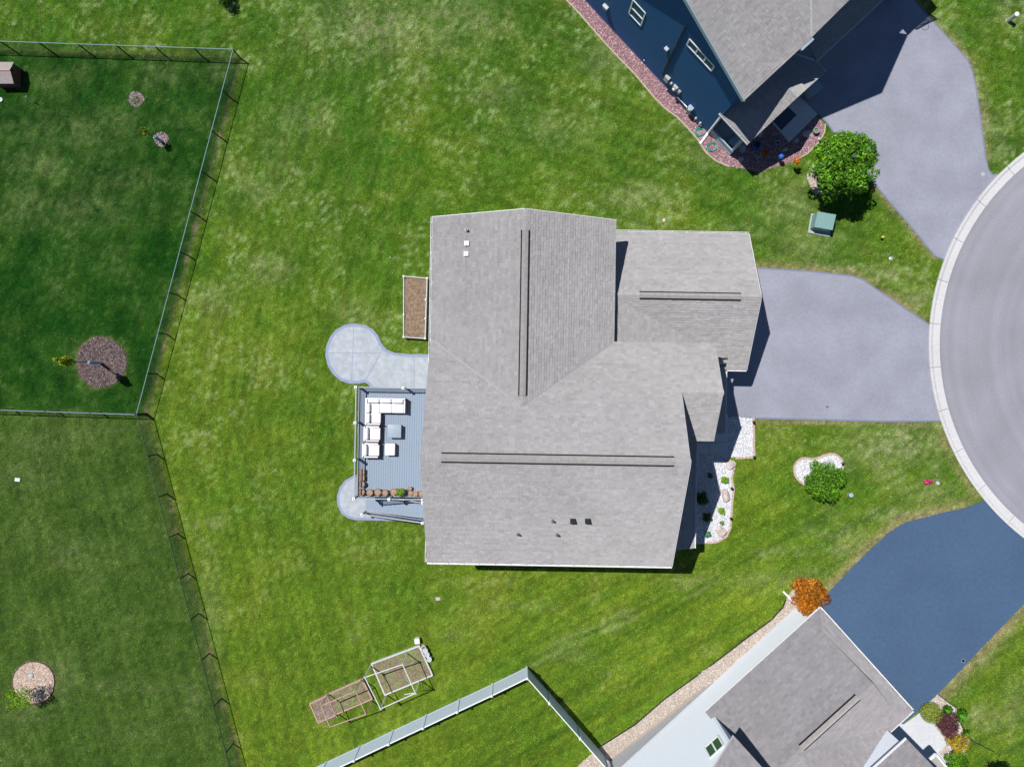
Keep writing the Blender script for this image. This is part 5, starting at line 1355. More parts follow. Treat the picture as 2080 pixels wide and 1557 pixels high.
def blades(label, px, py, r_px, h, n, cols, seed, name='daylily', cat='plant', group=None):
    g = G(px, py); r = np.random.default_rng(seed); R = r_px * PXM
    a = r.uniform(0, 6.283, n); L = R * r.uniform(.6, 1.1, n); w = .014 * r.uniform(.8, 1.6, n); hh = h * r.uniform(.6, 1.0, n)
    t = thing(name, label, cat, g, group)
    d = np.stack([np.cos(a), np.sin(a), 0 * a], -1); sd_ = np.stack([-np.sin(a), np.cos(a), 0 * a], -1) * w[:, None]; o = np.array(g) + d * (.08 * R)
    m = o + d * (L * .5)[:, None] + np.stack([0 * a, 0 * a, hh], -1); e = o + d * L[:, None] + np.stack([0 * a, 0 * a, hh * .45], -1)
    v = np.stack([o - sd_ * .6, o + sd_ * .6, m + sd_, e, m - sd_], 1)
    col = np.array(cols)[r.integers(0, len(cols), n)] * r.lognormal(0, .2, (n, 1))
    np_mesh('leaf_clump', v.reshape(-1, 3), np.arange(n * 5).reshape(-1, 5), M['leaf'], parent=t, col=np.repeat(col, 5, 0)); return t
LILY = [(.10, .34, .02), (.14, .42, .03), (.07, .24, .015)]
blades('strappy green daylily between the globe shrub and the lawn edge', 1921, 1440, 12, .35, 160, LILY, 51)
blades('strappy green daylily on the lawn edge right of the purple barberry', 1949, 1450, 14, .38, 170, LILY, 52)
blades('strappy green daylily between the purple barberry and the golden shrub', 1959, 1487, 10, .32, 130, LILY, 53)
# young staked trees in the fenced yards: trunk leaning away, narrow crown
def young_tree(label, bpx, bpy2, h, lean, rad, rz, n, size, cols, seed, guard=None, name='young_tree'):
    b = G(bpx, bpy2); top = b + Vector((lean[0], lean[1], h)); t = thing(name, label, 'tree', b)
    build(limbs(b, top, rad * .8, 5, .035, seed), 'trunk', M['bark'], t)
    c = b.lerp(top, .8); leaves('crown', t, c, (rad, rad, rz), n, size, cols, 7, seed, shell=.2)
    if guard:
        build(MB().tube([b, b.lerp(top, guard)], .095, 8), 'trunk_guard', M['bluewrap'], t)
    return t
YEL = [(.20, .26, .01), (.28, .32, .015), (.14, .22, .01)]
young_tree('young yellow-green tree with a blue trunk guard in the big mulch circle', 205, 737, 4.3, (-.15, .0), .40, 1.25, 1100, .06, YEL, 61, .30)
young_tree('young tree with a blue trunk guard in the small mulch patch nearest the fence', 328, 287, 2.0, (-.35, .1), .28, .45, 420, .05, YEL, 62, .35)
young_tree('young green tree at the edge of the tan wood-chip circle', 72, 1396, 1.7, (-.05, -.12), 1.05, .7, 1500, .06, [(.18, .34, .015), (.25, .42, .02), (.12, .25, .012)], 63, name='young_tree')
# weeds in the small mulch patch
blades('low weed growing in the upper mulch patch', 277, 204, 9, .10, 60, [(.10, .15, .05), (.16, .19, .09)], 64, 'weed', 'weed')

# ================================================================== POTS ON THE DECK
def pot(label, px, py, r_px, h, material, seed, plant=None, square=False, name='planter_pot'):
    c0 = P(px, py, DZ + h); c = Vector((c0.x, c0.y, FZ)); r = r_px * (H - DZ - h) / F; n = 4 if square else 18; rz = math.pi / 4 - .017 if square else 0; k = 1.35 if square else 1.0
    t = thing(name, label, 'planter', c, 'pots and crates along the deck railing')
    build(MB().lathe(c, [(r * k * .78, 0), (r * k * .97, h * .86), (r * k * 1.04, h * .87), (r * k * 1.04, h), (r * k * .90, h), (r * k * .88, h * .84)], n, rz=rz), 'pot', material, t)
    build(MB().lathe(c, [(r * k * .86, h * .86), (r * k * .86, h * .93), (r * k * .3, h * .95)], n, rz=rz), 'soil', M['potsoil'], t)
    if plant: leaves('foliage', t, c + Z * (h + .12), (plant, plant, .22), 420, .045, SPRG, 6, seed)
    return t
def dp(x, y): return 660 + x / 5.02, 770 + y / 5.02
pot('uppermost square wooden planter by the west deck rail', *dp(374, 944), 5.6, .30, M['crate'], 1, square=True, name='wooden_planter')
pot('square wooden planter below the uppermost one by the west deck rail', *dp(374, 1005), 5.6, .30, M['crate'], 2, square=True, name='wooden_planter')
pot('brown round pot just above the corner pot by the west deck rail', *dp(375, 1070), 6.2, .34, M['brownpot'], 3)
pot('brown round pot in the lower left corner of the deck', *dp(373, 1150), 6.4, .34, M['brownpot'], 4)
pot('brown round pot next to the corner pot along the south rail', *dp(455, 1155), 6.8, .34, M['brownpot'], 5)
pot('brown round pot third from the west along the south rail', *dp(537, 1150), 7.2, .36, M['brownpot'], 6)
pot('brown round pot fourth from the west along the south rail', *dp(612, 1157), 6.5, .34, M['brownpot'], 7)
pot('reddish round pot left of the leafy pot along the south rail', *dp(697, 1147), 6.6, .34, M['terracotta'], 8)
pot('round pot overflowing with lime green leaves at the south rail', *dp(778, 1150), 7.0, .34, M['terracotta'], 9, plant=.34)
pot('small terracotta pot standing in front of the south rail row', *dp(866, 1112), 4.2, .22, M['terracotta'], 10)
pot('dark square wooden planter behind the small terracotta pot', *dp(872, 1160), 4.6, .28, M['crate'], 11, square=True, name='wooden_planter')
pot('pale square wooden planter near the house end of the south rail', *dp(921, 1167), 4.8, .28, M['crate'], 12, square=True, name='wooden_planter')
pot('reddish round pot closest to the house wall on the south rail', *dp(979, 1166), 5.6, .34, M['terracotta'], 13)

# ================================================================== GARDEN BEDS AND FRAMES
def timber_bed(name, label, quad, h, w_, material, soil, dz=0.0, group=None, caps_=None):
    q = [G(*p) for p in quad]; c = sum(q, Vector()) / 4; t = thing(name, label, 'garden bed', Vector((c.x, c.y, 0)), group)
    for a, b in zip(q, q[1:] + q[:1]):
        d = (b - a).normalized(); build(MB().bar(a - d * w_ * .4 + Z * (h / 2), b - d * w_ * .52 + Z * (h / 2), w_, h), 'side_board', material, t)
    qi = [p.lerp(c, .03) for p in q]
    ng = 14; rr = random.Random(len(label)); vs = []; fs = []
    for i in range(ng + 1):
        for j in range(ng + 1):
            p = (qi[0].lerp(qi[1], i / ng)).lerp(qi[3].lerp(qi[2], i / ng), j / ng); vs.append((p.x, p.y, h * .78 + rr.uniform(-.03, .04)))
    for i in range(ng):
        for j in range(ng): o = i * (ng + 1) + j; fs.append((o, o + ng + 1, o + ng + 2, o + 1))
    build(MB().add(vs, fs), 'soil', soil, t, smooth=True)
    if caps_:
        for p in q: build(MB().box(p + Z * (h + .03), (.11, .11, .08)), 'corner_cap', caps_, t)
    return t
rb = timber_bed('raised_bed', 'long raised bed of brown soil along the west wall of the main house', RAISED, .45, .06, M['greywood'], M['soil'], caps_=M['vinylwhite'])
for p in ((822, 640), (866.5, 610), (865.5, 648)): build(MB().box(G(*p) + Z * .47, (.09, .09, .08)), 'corner_cap', M['vinylwhite'], rb)
timber_bed('raised_bed', 'large grey-framed garden bed beside the white buckets', GARDEN[0], .22, .09, M['greywood'], M['soilgrass'])
timber_bed('raised_bed', 'faded red garden bed in the middle, under the wooden frame', GARDEN[1], .22, .08, M['redwood'], M['soilgrass'])
timber_bed('raised_bed', 'faded red garden bed at the far left end of the row', GARDEN[2], .22, .08, M['redwood'], M['soil'])
# dead stalks on the left bed, weeds on the others
def tufts(parent_label, quad, n, cols, hmax, seed, name, label, cat):
    r = np.random.default_rng(seed); a = np.array(quad); (x0, y0), (x1, y1) = a.min(0), a.max(0)
    x, y = r.uniform(x0, x1, n * 3), r.uniform(y0, y1, n * 3); k = inside(quad, x, y) & (fbm(x, y, 10, seed) > .5); x, y = x[k][:n], y[k][:n]; n = len(x)
    p = np.array([G(i, j) for i, j in zip(x, y)]).reshape(-1, 3); p[:, 2] += .17
    an = r.uniform(0, 6.28, n); L = r.uniform(.08, .3, n); d = np.stack([np.cos(an), np.sin(an), 0 * an], -1); s_ = np.stack([-np.sin(an), np.cos(an), 0 * an], -1) * .012
    e = p + d * L[:, None] + np.stack([0 * an, 0 * an, r.uniform(.02, hmax, n)], -1)
    c = np.array(cols)[r.integers(0, len(cols), n)] * r.lognormal(0, .2, (n, 1))
    o = np_mesh(name, np.stack([p - s_, p + s_, e], 1).reshape(-1, 3), np.arange(n * 3).reshape(-1, 3), M['leaf'], col=np.repeat(c, 3, 0), kind='stuff'); return tag(o, label, cat)
tufts('', GARDEN[2], 420, [(.50, .48, .44), (.40, .37, .33), (.58, .56, .53)], .12, 71, 'dead_stalks', 'pale dead stalks lying over the left end garden bed', 'stalks')
tufts('', GARDEN[1], 380, [(.14, .24, .03), (.22, .28, .05), (.34, .30, .18)], .10, 72, 'bed_weeds', 'sparse weeds in the middle red garden bed', 'weeds')
tufts('', GARDEN[0], 420, [(.18, .26, .05), (.34, .28, .18), (.42, .38, .28)], .10, 73, 'bed_weeds', 'sparse weeds and dry stems in the large grey garden bed', 'weeds')
def zp(x, y): return 600 + x / 6.5, 1270 + y / 6.5
def crop_frame(label, tops, h, material, extra=(), r=.025, joint=None):
    t4 = [P(*zp(*p), h) for p in tops]; b4 = [Vector((p.x, p.y, 0)) for p in t4]; c = sum(b4, Vector()) / 4
    t = thing('plant_frame', label, 'frame', c)
    for a, b in zip(t4, t4[1:] + t4[:1]): build(MB().bar(a, b, r * 2, r * 2), 'top_rail', material, t)
    for a, b in zip(b4, t4): build(MB().bar(a, b + Z * .05, r * 2, r * 2), 'post', material, t)
    for a, b in extra: build(MB().bar(a, b, r * 1.6, r * 1.6), 'brace', material, t)
    if joint:
        for p in t4: build(MB().box(p, (.12, .12, .12), .4), 'corner_joint', joint, t)
    return t
tp = [P(*zp(*p), 2.05) for p in ((915, 680), (1415, 510), (1585, 890), (1125, 1095))]
crop_frame('tall pale pipe frame standing over the large grey garden bed', ((915, 680), (1415, 510), (1585, 890), (1125, 1095)), 2.05, M['pvc'], [(tp[2] - Z * .05, P(*zp(1440, 905), 2.0))], joint=M['lightpipe'])
crop_frame('tall faded wooden frame standing over the red garden beds', ((340, 1055), (795, 860), (930, 1165), (455, 1335)), 1.9, M['redwood'])
# white buckets and a box
for i, (q, lab) in enumerate([((1690, 295), 'white bucket at the upper end of the row by the grey garden bed'), ((1714, 332), 'white bucket second from the top of the row by the garden bed'),
                              ((1737, 384), 'white bucket second from the bottom of the row by the garden bed'), ((1766, 446), 'white bucket at the lower end of the row by the grey garden bed')]):
    c = P(*zp(*q), .36); c.z = 0; t = thing('bucket', lab, 'bucket', c, 'white buckets by the garden bed')
    build(MB().lathe(c, [(.115, 0), (.145, .34), (.158, .345), (.158, .37), (.135, .37), (.13, .30)], 18), 'pail', M['vinylwhite'], t)
    build(MB().lathe(c, [(.13, .33), (.13, .345)], 16), 'contents', M['soil'] if i == 0 else M['lightpipe'], t)
    build(MB().tube([c + Vector((.158 * math.cos(a), .158 * math.sin(a), .33 - .16 * math.sin(a * 1.0) * (1 if a < 3.15 else 0))) for a in np.linspace(0, math.pi, 9)], .006, 5), 'handle', M['lightpipe'], t)
c = P(*zp(1605, 208), .4); c.z = 0
t = thing('storage_box', 'small white plastic box above the row of white buckets', 'box', c)
build(MB().box(c + Z * .17, (.28, .30, .34), .1), 'bin', M['vinylwhite'], t); build(MB().box(c + Z * .36, (.32, .34, .04), .1), 'lid', M['vinylwhite'], t)

# ================================================================== THINGS AROUND THE DARK HOUSE
an_n = math.atan2(D_N.y, D_N.x)
def wall_box(name, label, px, py, w_, h, d, material, extra=None, cat='utility box'):
    s, z = wall_pt(px, py, N_O, N_A, N_B, NH); c = NH(s, -(d / 2 + .02) / PXM, z); t = thing(name, label, cat, Vector((c.x, c.y, c.z - h / 2)))
    build(MB().box(c, (w_, d, h), an_n), 'housing', material, t); build(MB().box(c - N_N * (d / 2) , (w_ * .82, .03, h * .86), an_n), 'cover', M['lightpipe'], t)
    if extra == 'dial':
        cc = c - N_N * (d / 2 + .03); o = build(MB().tube([cc, cc - N_N * .10], .085, 14), 'meter_dial', M['vinylwhite'], t)
    return t
wall_box('breaker_cabinet', 'grey electric box at the foot of the black riser pipe', 1358, 157, .36, .55, .22, M['grey'])
wall_box('junction_box', 'small grey junction box right of the riser pipe box', 1365, 167, .18, .24, .14, M['lightpipe'])
wall_box('electric_meter', 'grey electric meter box with a round white dial on the navy wall', 1374, 176, .34, .48, .18, M['grey'], 'dial')
wall_box('junction_box', 'small box just right of the electric meter on the navy wall', 1382, 184, .20, .30, .16, M['pipe'])
gm = thing('gas_meter', 'pale blue gas meter with pipes low on the navy wall', 'gas meter', NH(*wall_pt(1398, 224, N_O, N_A, N_B, NH)[:1], -8, 0))
sg = wall_pt(1398, 222, N_O, N_A, N_B, NH)[0]
build(MB().box(NH(sg + 4, -7, .95), (.36, .26, .42), an_n), 'meter_body', M['bluegrey'], gm); build(MB().box(NH(sg + 4, -11.4, 1.02), (.16, .05, .16), an_n), 'meter_window', M['vinylwhite'], gm)
for ds in (-3, 3): build(MB().tube([NH(sg + 4 + ds, -6, .75), NH(sg + 4 + ds, -6, .03)], .04, 8), 'gas_pipe', M['lightpipe'], gm)
build(MB().tube([NH(sg - 34, -4, .55), NH(sg - 12, -4, .55), NH(sg, -5, .62)], .03, 7), 'gas_pipe', M['lightpipe'], gm)
sp = wall_pt(1411, 240, N_O, N_A, N_B, NH)[0]
for q_, lab in ((sp + 3, 'capped utility pipe next to the gas meter on the navy wall'), (sp + 16, 'grey pipe fitting between the gas meter and the green hose')):
    c = NH(q_, -5, 0); t = thing('utility_pipe', lab, 'pipe', c); build(MB().tube([c, c + Z * .45], .05, 8), 'pipe', M['lightpipe'], t); build(MB().lathe(c + Z * .45, [(.075, 0), (.075, .07), (.02, .10)], 10), 'cap', M['grey'], t)
c = G(1308, 127); t = thing('utility_pipe', 'white vent pipe stub at the middle of the navy wall', 'pipe', c); build(MB().tube([c + N_N * .1, c + N_N * .1 + Z * .4, c + Z * .5 - N_N * .12], .05, 8), 'pipe', M['vinylwhite'], t); build(MB().box(c + Z * .12, (.16, .12, .22), an_n), 'bracket', M['vinylwhite'], t)
def hose(label, px, py, r, turns, seed):
    q = random.Random(seed); c = G(px, py); pts = []
    for i in range(turns * 18):
        a = i * 2 * math.pi / 18; rr = r * (.65 + .35 * math.sin(i * .37 + seed)); pts.append(c + Vector((rr * math.cos(a) * 1.1 + q.uniform(-.02, .02), rr * math.sin(a) + q.uniform(-.02, .02), .05 + .012 * (i / 18))))
    t = thing('garden_hose', label, 'hose', c); build(MB().tube(pts, .017, 5), 'hose_coil', M['teal'], t); build(MB().tube([pts[-1], pts[-1] + Vector((.12, .03, .0))], .022, 6), 'nozzle', M['lightpipe'], t); return t
hose('teal garden hose coiled at the foot of the navy wall', 1417, 268, .36, 4, 1)
hose('teal garden hose heap beyond the white downspout foot', 1445, 296, .38, 4, 2)
# porch bench
c = NH(420, 24, .22); bn = thing('storage_bench', 'pale blue storage bench in the corner of the dark porch', 'bench', c)
build(MB().box(c + Z * .22, (.62, 1.0, .42), an_n), 'bench_box', M['bluegrey'], bn); build(MB().box(c + Z * .45, (.68, 1.06, .05), an_n), 'bench_lid', M['bluegrey'], bn)
c = P(1655, 178, 1.0); c.z = 0.026; bn = thing('waste_bin', 'wheeled waste bin in shade beside the dark house garage', 'bin', c)
build(MB().hexa([c + D_N * a * .25 + N_N * b * .26 for a, b in ((-1, -1), (1, -1), (1, 1), (-1, 1))], [c + Z * .95 + D_N * a * .32 + N_N * b * .33 for a, b in ((-1, -1), (1, -1), (1, 1), (-1, 1))]), 'bin_body', M['bluegrey'], bn)
build(MB().box(c + Z * 1.0, (.72, .74, .07), an_n), 'bin_lid', M['bluegrey'], bn)
for b in (-.24, .24): build(MB().tube([c - D_N * .26 + N_N * b + Z * .1, c - D_N * .26 + N_N * (b + .06) + Z * .1], .10, 10), 'wheel', M['black'], bn)
# doormat (ribbed)
mq = [P(*q) for q in ((1569, 247), (1600, 219), (1617, 235), (1586, 266))]
mt = thing('doormat', 'dark ribbed doormat on the shaded concrete entry pad', 'doormat', mq[0] * .5 + mq[2] * .5 + Z * .102)
build(MB().hexa([p + Z * .103 for p in mq], [p + Z * .112 for p in mq]), 'mat_base', M['mat_dark'], mt)
for i in range(11):
    f = (i + .5) / 11; build(MB().bar(mq[0].lerp(mq[1], f) + Z * .116, mq[3].lerp(mq[2], f) + Z * .116, .05, .01), 'rib', M['mat_dark'], mt)
# flagstones and ornaments in the pink rock bed
def rock(name, label, px, py, rx, ry, h, material, seed, rz=0.0, cat='stone', group=None):
    q = random.Random(seed); c = G(px, py); bm = bmesh.new(); bmesh.ops.create_icosphere(bm, subdivisions=2, radius=1.0)
    ph = [q.uniform(0, 6.28) for _ in range(6)]
    for v in bm.verts:
        n = v.co.normalized(); k = 1 + .10 * math.sin(3 * n.x + ph[0]) + .09 * math.sin(4 * n.y + ph[1]) + .08 * math.sin(5 * n.z + ph[2]) + .07 * math.sin(9 * n.x + 7 * n.y + ph[3]) + q.uniform(-.05, .05)
        sq = lambda a: math.copysign(abs(a) ** .75, a)
        x, y, z = sq(n.x) * rx * PXM * k, sq(n.y) * ry * PXM * k, sq(n.z) * h * k
        v.co = Vector((x * math.cos(rz) - y * math.sin(rz), x * math.sin(rz) + y * math.cos(rz), max(-.05, z * .9)))
    me = bpy.data.meshes.new(name); bm.to_mesh(me); bm.free(); me.materials.append(material)
    o = bpy.data.objects.new(name, me); COL.objects.link(o); o.location = c; return tag(o, label, cat, group)
rock('stepping_stone', 'round grey stepping stone close to the dark porch corner', 1542.6, 271, 7, 7, .06, M['flagstone'], 1)
rock('stepping_stone', 'round grey stepping stone below the porch in the pink rock bed', 1507.5, 301.5, 7.5, 7.5, .06, M['flagstone'], 2)
rock('flagstone', 'oval flagstone at the bottom of the pink rock bed', 1504.7, 323, 7, 4.5, .09, M['flagstone'], 3, .2)
rock('flagstone', 'narrow flagstone in the middle of the shaded pink rock bed', 1594.5, 304, 6, 3.5, .09, M['flagstone'], 4, .4)
rock('flagstone', 'small flagstone just below the concrete entry pad', 1618, 286, 5, 4, .09, M['flagstone'], 5, .7)
rock('flagstone', 'largest flagstone in the pink rock bed, beside the teal pot', 1639, 272, 9, 7, .12, M['flagstone'], 6, .3)
c = P(1658, 265, .3); c.z = 0; t = thing('garden_pot', 'teal glazed pot at the right end of the pink rock bed', 'planter', c)
build(MB().lathe(c, [(.12, 0), (.19, .24), (.17, .30), (.20, .31), (.20, .34), (.15, .34), (.14, .26)], 18), 'pot', M['green_metal'], t); build(MB().lathe(c, [(.145, .24), (.145, .27)], 14), 'soil', M['soil'], t)
c = P(1538, 294, .4); c.z = 0; t = thing('garden_planter', 'square blue glazed planter with a dark round pot in the rock bed', 'planter', c)
build(MB().lathe(c, [(.24, 0), (.30, .34), (.32, .35), (.32, .40), (.26, .40), (.25, .33)], 4, rz=.3), 'planter_box', M['blue'], t); build(MB().lathe(c, [(.12, .30), (.17, .44), (.18, .46), (.13, .46), (.12, .38)], 16), 'inner_pot', M['black'], t)
c = P(1580, 290, .2); c.z = 0; t = thing('garden_pot', 'small dark empty pot in the middle of the shaded rock bed', 'planter', c)
build(MB().lathe(c, [(.10, 0), (.13, .2), (.15, .21), (.15, .24), (.11, .24), (.10, .12)], 16), 'pot', M['bluegrey'], t); build(MB().lathe(c, [(.105, .10), (.105, .13)], 14), 'soil', M['dark'], t)
c = P(1587, 318, .75); c.z = 0; t = thing('gazing_ball', 'shiny blue gazing ball on a rod in the pink rock bed', 'ornament', c)
build(MB().tube([c, c + Z * .6], .02, 6), 'rod', M['lightpipe'], t); build(MB().lathe(c + Z * .75, [(.01, -.17), (.10, -.137), (.157, -.065), (.17, 0), (.157, .065), (.10, .137), (.01, .17)], 18), 'ball', M['blue'], t, smooth=True)
tree('ornamental_shrub', 'small orange shrub in the shade of the dark house', 'shrub', 1555.5, 311, .7, 8.5, .3, 0, 420, .05, ORANGE, 81, lobes=6, r0=.015)
tree('ornamental_shrub', 'small sunlit orange shrub on a thin stem at the edge of the lawn', 'shrub', 1618, 327, 1.0, 9, .3, 0, 460, .05, [(.62, .22, .01), (.70, .30, .02), (.52, .15, .01)], 82, lobes=6, r0=.015)
c = P(1666, 282, .3); c.z = 0; t = thing('garden_light', 'small grey path light between the teal pot and the tree', 'light', c); build(MB().tube([c, c + Z * .26], .015, 6), 'stake', M['pipe'], t); build(MB().lathe(c + Z * .26, [(.05, 0), (.09, .03), (.02, .08)], 10), 'lamp_head', M['grey'], t)
# basketball hoop
c = P(1817, -12, 0); t = thing('basketball_hoop', 'basketball hoop above the top edge, its shadow falling on the shaded driveway', 'hoop', c)
M['acrylic'] = mat('smoked_acrylic', (.10, .07, .05), .3, .08)
M['acrylic'].node_tree.nodes['Principled BSDF'].inputs['Alpha'].default_value = .55
bw = Vector((.882, .472, 0)); bn_ = Vector((.47, -.88, 0)); bc = P(1830, 12.5, 0)
q4 = [bc + bw * a * .76 + Z * zz for a, zz in ((-1, 2.9), (1, 2.9), (1, 3.72), (-1, 3.72))]
bo = build(MB().hexa(q4, [p + bn_ * .02 for p in q4]), 'backboard', M['acrylic'], t)
for a, b in zip(q4, q4[1:] + q4[:1]): build(MB().bar(a, b, .06, .06), 'board_frame', M['black'], bo)
sq = [bc + bn_ * .03 + bw * a * .28 + Z * zz for a, zz in ((-1, 3.08), (1, 3.08), (1, 3.5), (-1, 3.5))]
for a, b in zip(sq, sq[1:] + sq[:1]): build(MB().bar(a, b, .05, .012), 'target_square', M['vinylwhite'], bo)
hc = bc + bn_ * .44 + Z * 3.05; build(MB().tube([hc + Vector((.23 * math.cos(a), .23 * math.sin(a), 0)) for a in np.linspace(0, 2 * math.pi, 25)], .014, 6), 'rim', M['black'], t)
build(MB().bar(c, c + Z * 3.1, .14, .14), 'pole', M['black'], t)
for o_ in (-.10, .10):
    for zz in (2.7, 3.1): build(MB().bar(c + bw * o_ + Z * zz, bc + bw * o_ + Z * (zz + .25) - bn_ * .02, .05, .05), 'arm', M['black'], t)
build(MB().box(c + Z * .15 - bn_ * .3, (.7, 1.1, .3), math.atan2(bw.y, bw.x) + math.pi / 2), 'base', M['black'], t)

# ================================================================== BOULDERS, LIGHTS, UTILITIES ON THE LAWN
rock('boulder', 'tan boulder at the top of the curved front rock bed', 1483, 943, 9, 9, .30, M['boulder'], 11, .3, 'boulder', 'boulders in the front rock bed')
rock('boulder', 'tall tan boulder halfway down the front rock bed', 1474, 1006, 8.5, 13, .34, M['boulder'], 12, .15, 'boulder', 'boulders in the front rock bed')
rock('boulder', 'pale pinkish boulder at the lower end of the front rock bed', 1463, 1078, 10.5, 10, .32, M['boulder'], 13, .7, 'boulder', 'boulders in the front rock bed')
rock('flagstone', 'flat grey stone in the white rock island above the shrub', 1684, 942, 11, 9, .07, M['flagstone'], 14, .1)
rock('stone', 'round grey stone in the tan wood-chip circle', 63.5, 1371, 5.5, 5, .14, M['flagstone'], 15)
rock('stone', 'small pale stone beside the pink flowers near the kerb', 1905, 981, 4.5, 4, .10, M['flagstone'], 16)
def path_light(label, px, py):
    c = P(px, py, .4); c.z = 0; t = thing('path_light', label, 'light', c, 'black landscape lights by the front bed')
    build(MB().tube([c, c + Z * .38], .014, 6), 'stake', M['black'], t); build(MB().lathe(c + Z * .36, [(.035, 0), (.095, .02), (.085, .05), (.02, .09)], 12), 'lamp_head', M['black'], t)
for q, lab in (((1487, 992), 'black path light by the tall tan boulder'), ((1485, 1053), 'black path light near the lower end of the front rock bed'), ((1531.5, 857), 'black path light where the rock bed meets the driveway'), ((1532.5, 928), 'black path light at the corner of the square rock bed'), ((1713, 941), 'black path light on the rim of the white rock island')): path_light(lab, *q)
# green transformer on its pad
tpz = [P(*q) for q in ((1646, 430), (1692, 433), (1690, 480), (1640, 473))]
tf = thing('transformer_box', 'pale green utility transformer box on the lawn below the round tree', 'utility box', P(1664, 458, 0))
build(MB().prism([P(*q) for q in ((1647, 434), (1692, 440), (1684, 482), (1640, 473))], 0, .09), 'pad', M['concrete'], tf)
ang_t = -.17
c = P(1663.5, 455, 0)
bl = [c + Vector((a * .57, b * .46, .09)) for a, b in ((-1, -1), (1, -1), (1, 1), (-1, 1))]
tl_ = [c + Vector((a * .57, b * .46, zz)) for a, b, zz in ((-1, -1, .82), (1, -1, .82), (1, 1, .95), (-1, 1, .95))]
Rm = Matrix.Rotation(ang_t, 4, 'Z'); rot = lambda p: c + (Rm @ (p - c))
build(MB().hexa([rot(p) for p in bl], [rot(p) for p in tl_]), 'cabinet', M['green_metal'], tf)
lid = [c + Vector((a * .60, b * .49, zz)) for a, b, zz in ((-1, -1, .82), (1, -1, .82), (1, 1, .96), (-1, 1, .96))]
build(MB().hexa([rot(p) for p in lid], [rot(p + Z * .035) for p in lid]), 'lid', M['green_metal'], tf)
build(MB().box(rot(c + Vector((-.2, 0, .925))), (.02, .9, .03), ang_t), 'lid_seam', M['pipe'], tf)
build(MB().box(rot(c + Vector((0, -.47, .45))), (.95, .02, .6), ang_t), 'door_panel', M['green_metal'], tf)
# pedestals
def pedestal(label, px, py, h, r, material, capm):
    c = P(px, py, h); c.z = 0; t = thing('utility_pedestal', label, 'pedestal', c); build(MB().lathe(c, [(r * 1.1, 0), (r, .05), (r, h * .9)], 14), 'tube', material, t); build(MB().lathe(c + Z * h * .9, [(r * 1.12, 0), (r * 1.12, h * .06), (r * .7, h * .10)], 14), 'cap', capm, t)
pedestal('white utility pedestal tube on the lawn near the top right corner', 2067, 28, .9, .13, M['lightpipe'], M['vinylwhite'])
pedestal('teal capped utility pedestal right of the shrub island', 1729.5, 1005.5, .35, .13, M['green_metal'], M['bluegrey'])
# pink flowers
c = G(1884, 977); t = thing('flower_clump', 'bright pink flower clump on the lawn near the kerb', 'flowers', c)
leaves('petals', t, c + Z * .18, (.42, .22, .22), 420, .05, [(.62, .02, .12), (.50, .01, .08), (.75, .35, .45), (.70, .05, .2)], 6, 91, material='pinkflower'); leaves('foliage', t, c + Z * .08, (.34, .2, .12), 160, .05, DKG, 4, 92)
c = G(1788, 483); t = thing('marker_flag', 'small yellow marker stake on the lawn near the kerb', 'marker', c); build(MB().tube([c, c + Z * .3], .02, 6), 'stake', M['lightpipe'], t)
M['yellow'] = mat('yellow_plastic', (.70, .55, .08), .5, .05); build(MB().box(c + Z * .3, (.16, .10, .10), .6), 'flag', M['yellow'], t)
c = G(1809, 525); t = thing('valve_cover', 'small pale round valve cover on the lawn above the main driveway', 'cover', c); build(MB().lathe(c, [(.10, 0), (.10, .03), (.06, .045)], 12), 'lid', M['lightpipe'], t); build(MB().lathe(c, [(.13, 0), (.13, .015)], 12), 'ring', M['concrete'], t)
def cover(label, px, py, r, z, material, cat='cover'):
    c = G(px, py); c.z = z; t = thing('drain_cover', label, cat, c); build(MB().lathe(c, [(r, -.01), (r, .004)], 18), 'ring', M['pipe'], t); build(MB().lathe(c, [(r * .8, .0), (r * .8, .008)], 18), 'lid', material, t)
cover('small round drain cover near the bottom of the main driveway', 1680, 826, .12, .026, M['joint'])
cover('dark round drain cover by the edge of the sealed driveway', 1956, 1341, .13, .022, M['dark'])
cover('pale round valve cover at the kerb end of the dark house driveway', 1996, 354, .16, .026, M['concrete'])
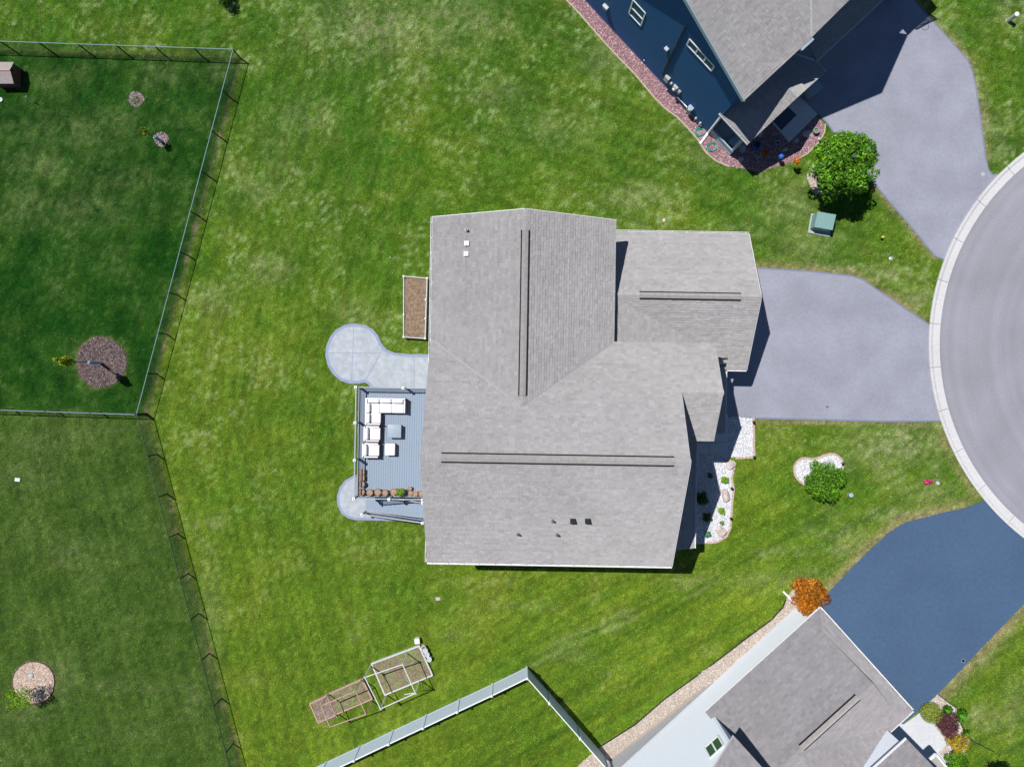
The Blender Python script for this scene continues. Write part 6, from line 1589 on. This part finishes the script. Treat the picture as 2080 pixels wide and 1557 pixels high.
# kennel in the corner of the dark yard, stake and litter
c = P(8, 150, .6); c.z = 0; kn = thing('kennel', 'small wooden kennel with a pitched roof at the left edge', 'kennel', c)
kw = [P(-14, 128, .9), P(27, 126, .9), P(25, 170, .9), P(-14, 168, .9)]
x0, x1 = P(-20, 0, .9).x, P(26, 0, .9).x; y0, y1 = P(0, 169, .9).y, P(0, 125, .9).y
build(MB().box(((x0 + x1) / 2 - .02, (y0 + y1) / 2, .42), (x1 - x0 - .12, y1 - y0 - .16, .84)), 'wall', M['kennel_wall'], kn)
ym = (y0 + y1) / 2 + .05
for ya in (y0, y1):
    p = [Vector((x0, ya, .78)), Vector((x1, ya, .78)), Vector((x1, ym, 1.12)), Vector((x0, ym, 1.12))]; build(MB().hexa(p, [q + Z * .04 for q in p]), 'roof', M['kennel_roof'], kn)
build(MB().bar(Vector((x0, ym, 1.17)), Vector((x1, ym, 1.17)), .12, .03), 'ridge_board', M['redwood'], kn)
c = G(70, 208); t = thing('garden_stake', 'grey stake standing in the grass below the kennel', 'stake', c); build(MB().tube([c, c + Vector((-.05, .08, .75))], .035, 6), 'post', M['greywood'], t); build(MB().lathe(c + Vector((-.05, .08, .75)), [(.045, 0), (.01, .04)], 6), 'tip', M['greywood'], t)
c = G(2, 203); t = thing('water_dish', 'white dish in the grass at the left edge below the kennel', 'dish', c); build(MB().lathe(c, [(.10, 0), (.14, .07), (.12, .07), (.10, .02)], 14), 'bowl', M['vinylwhite'], t); build(MB().lathe(c, [(.11, .03), (.11, .04)], 14), 'water', M['bluegrey'], t)
c = G(37, 973); t = thing('plastic_tub', 'small white plastic tub lying in the lower left yard', 'tub', c); build(MB().hexa([c + Vector(q) for q in ((-.15, -.08, .005), (.14, -.12, .005), (.17, .06, .005), (-.12, .10, .005))], [c + Vector(q) for q in ((-.18, -.10, .10), (.16, -.14, .10), (.19, .08, .10), (-.14, .12, .10))]), 'tub', M['vinylwhite'], t); build(MB().box(c + Vector((0, 0, .105)), (.30, .18, .012), -.1), 'lid', M['lightpipe'], t)
c = G(890, 1215); o = rock('stone', 'lone pale stone on the lawn below the main house', 890, 1215.5, 5, 3.2, .06, M['boulder'], 17)
o = rock('stone', 'pale stone half sunk in the lawn above the garage roof', 1349, 447, 3.4, 3.2, .05, M['boulder'], 18)
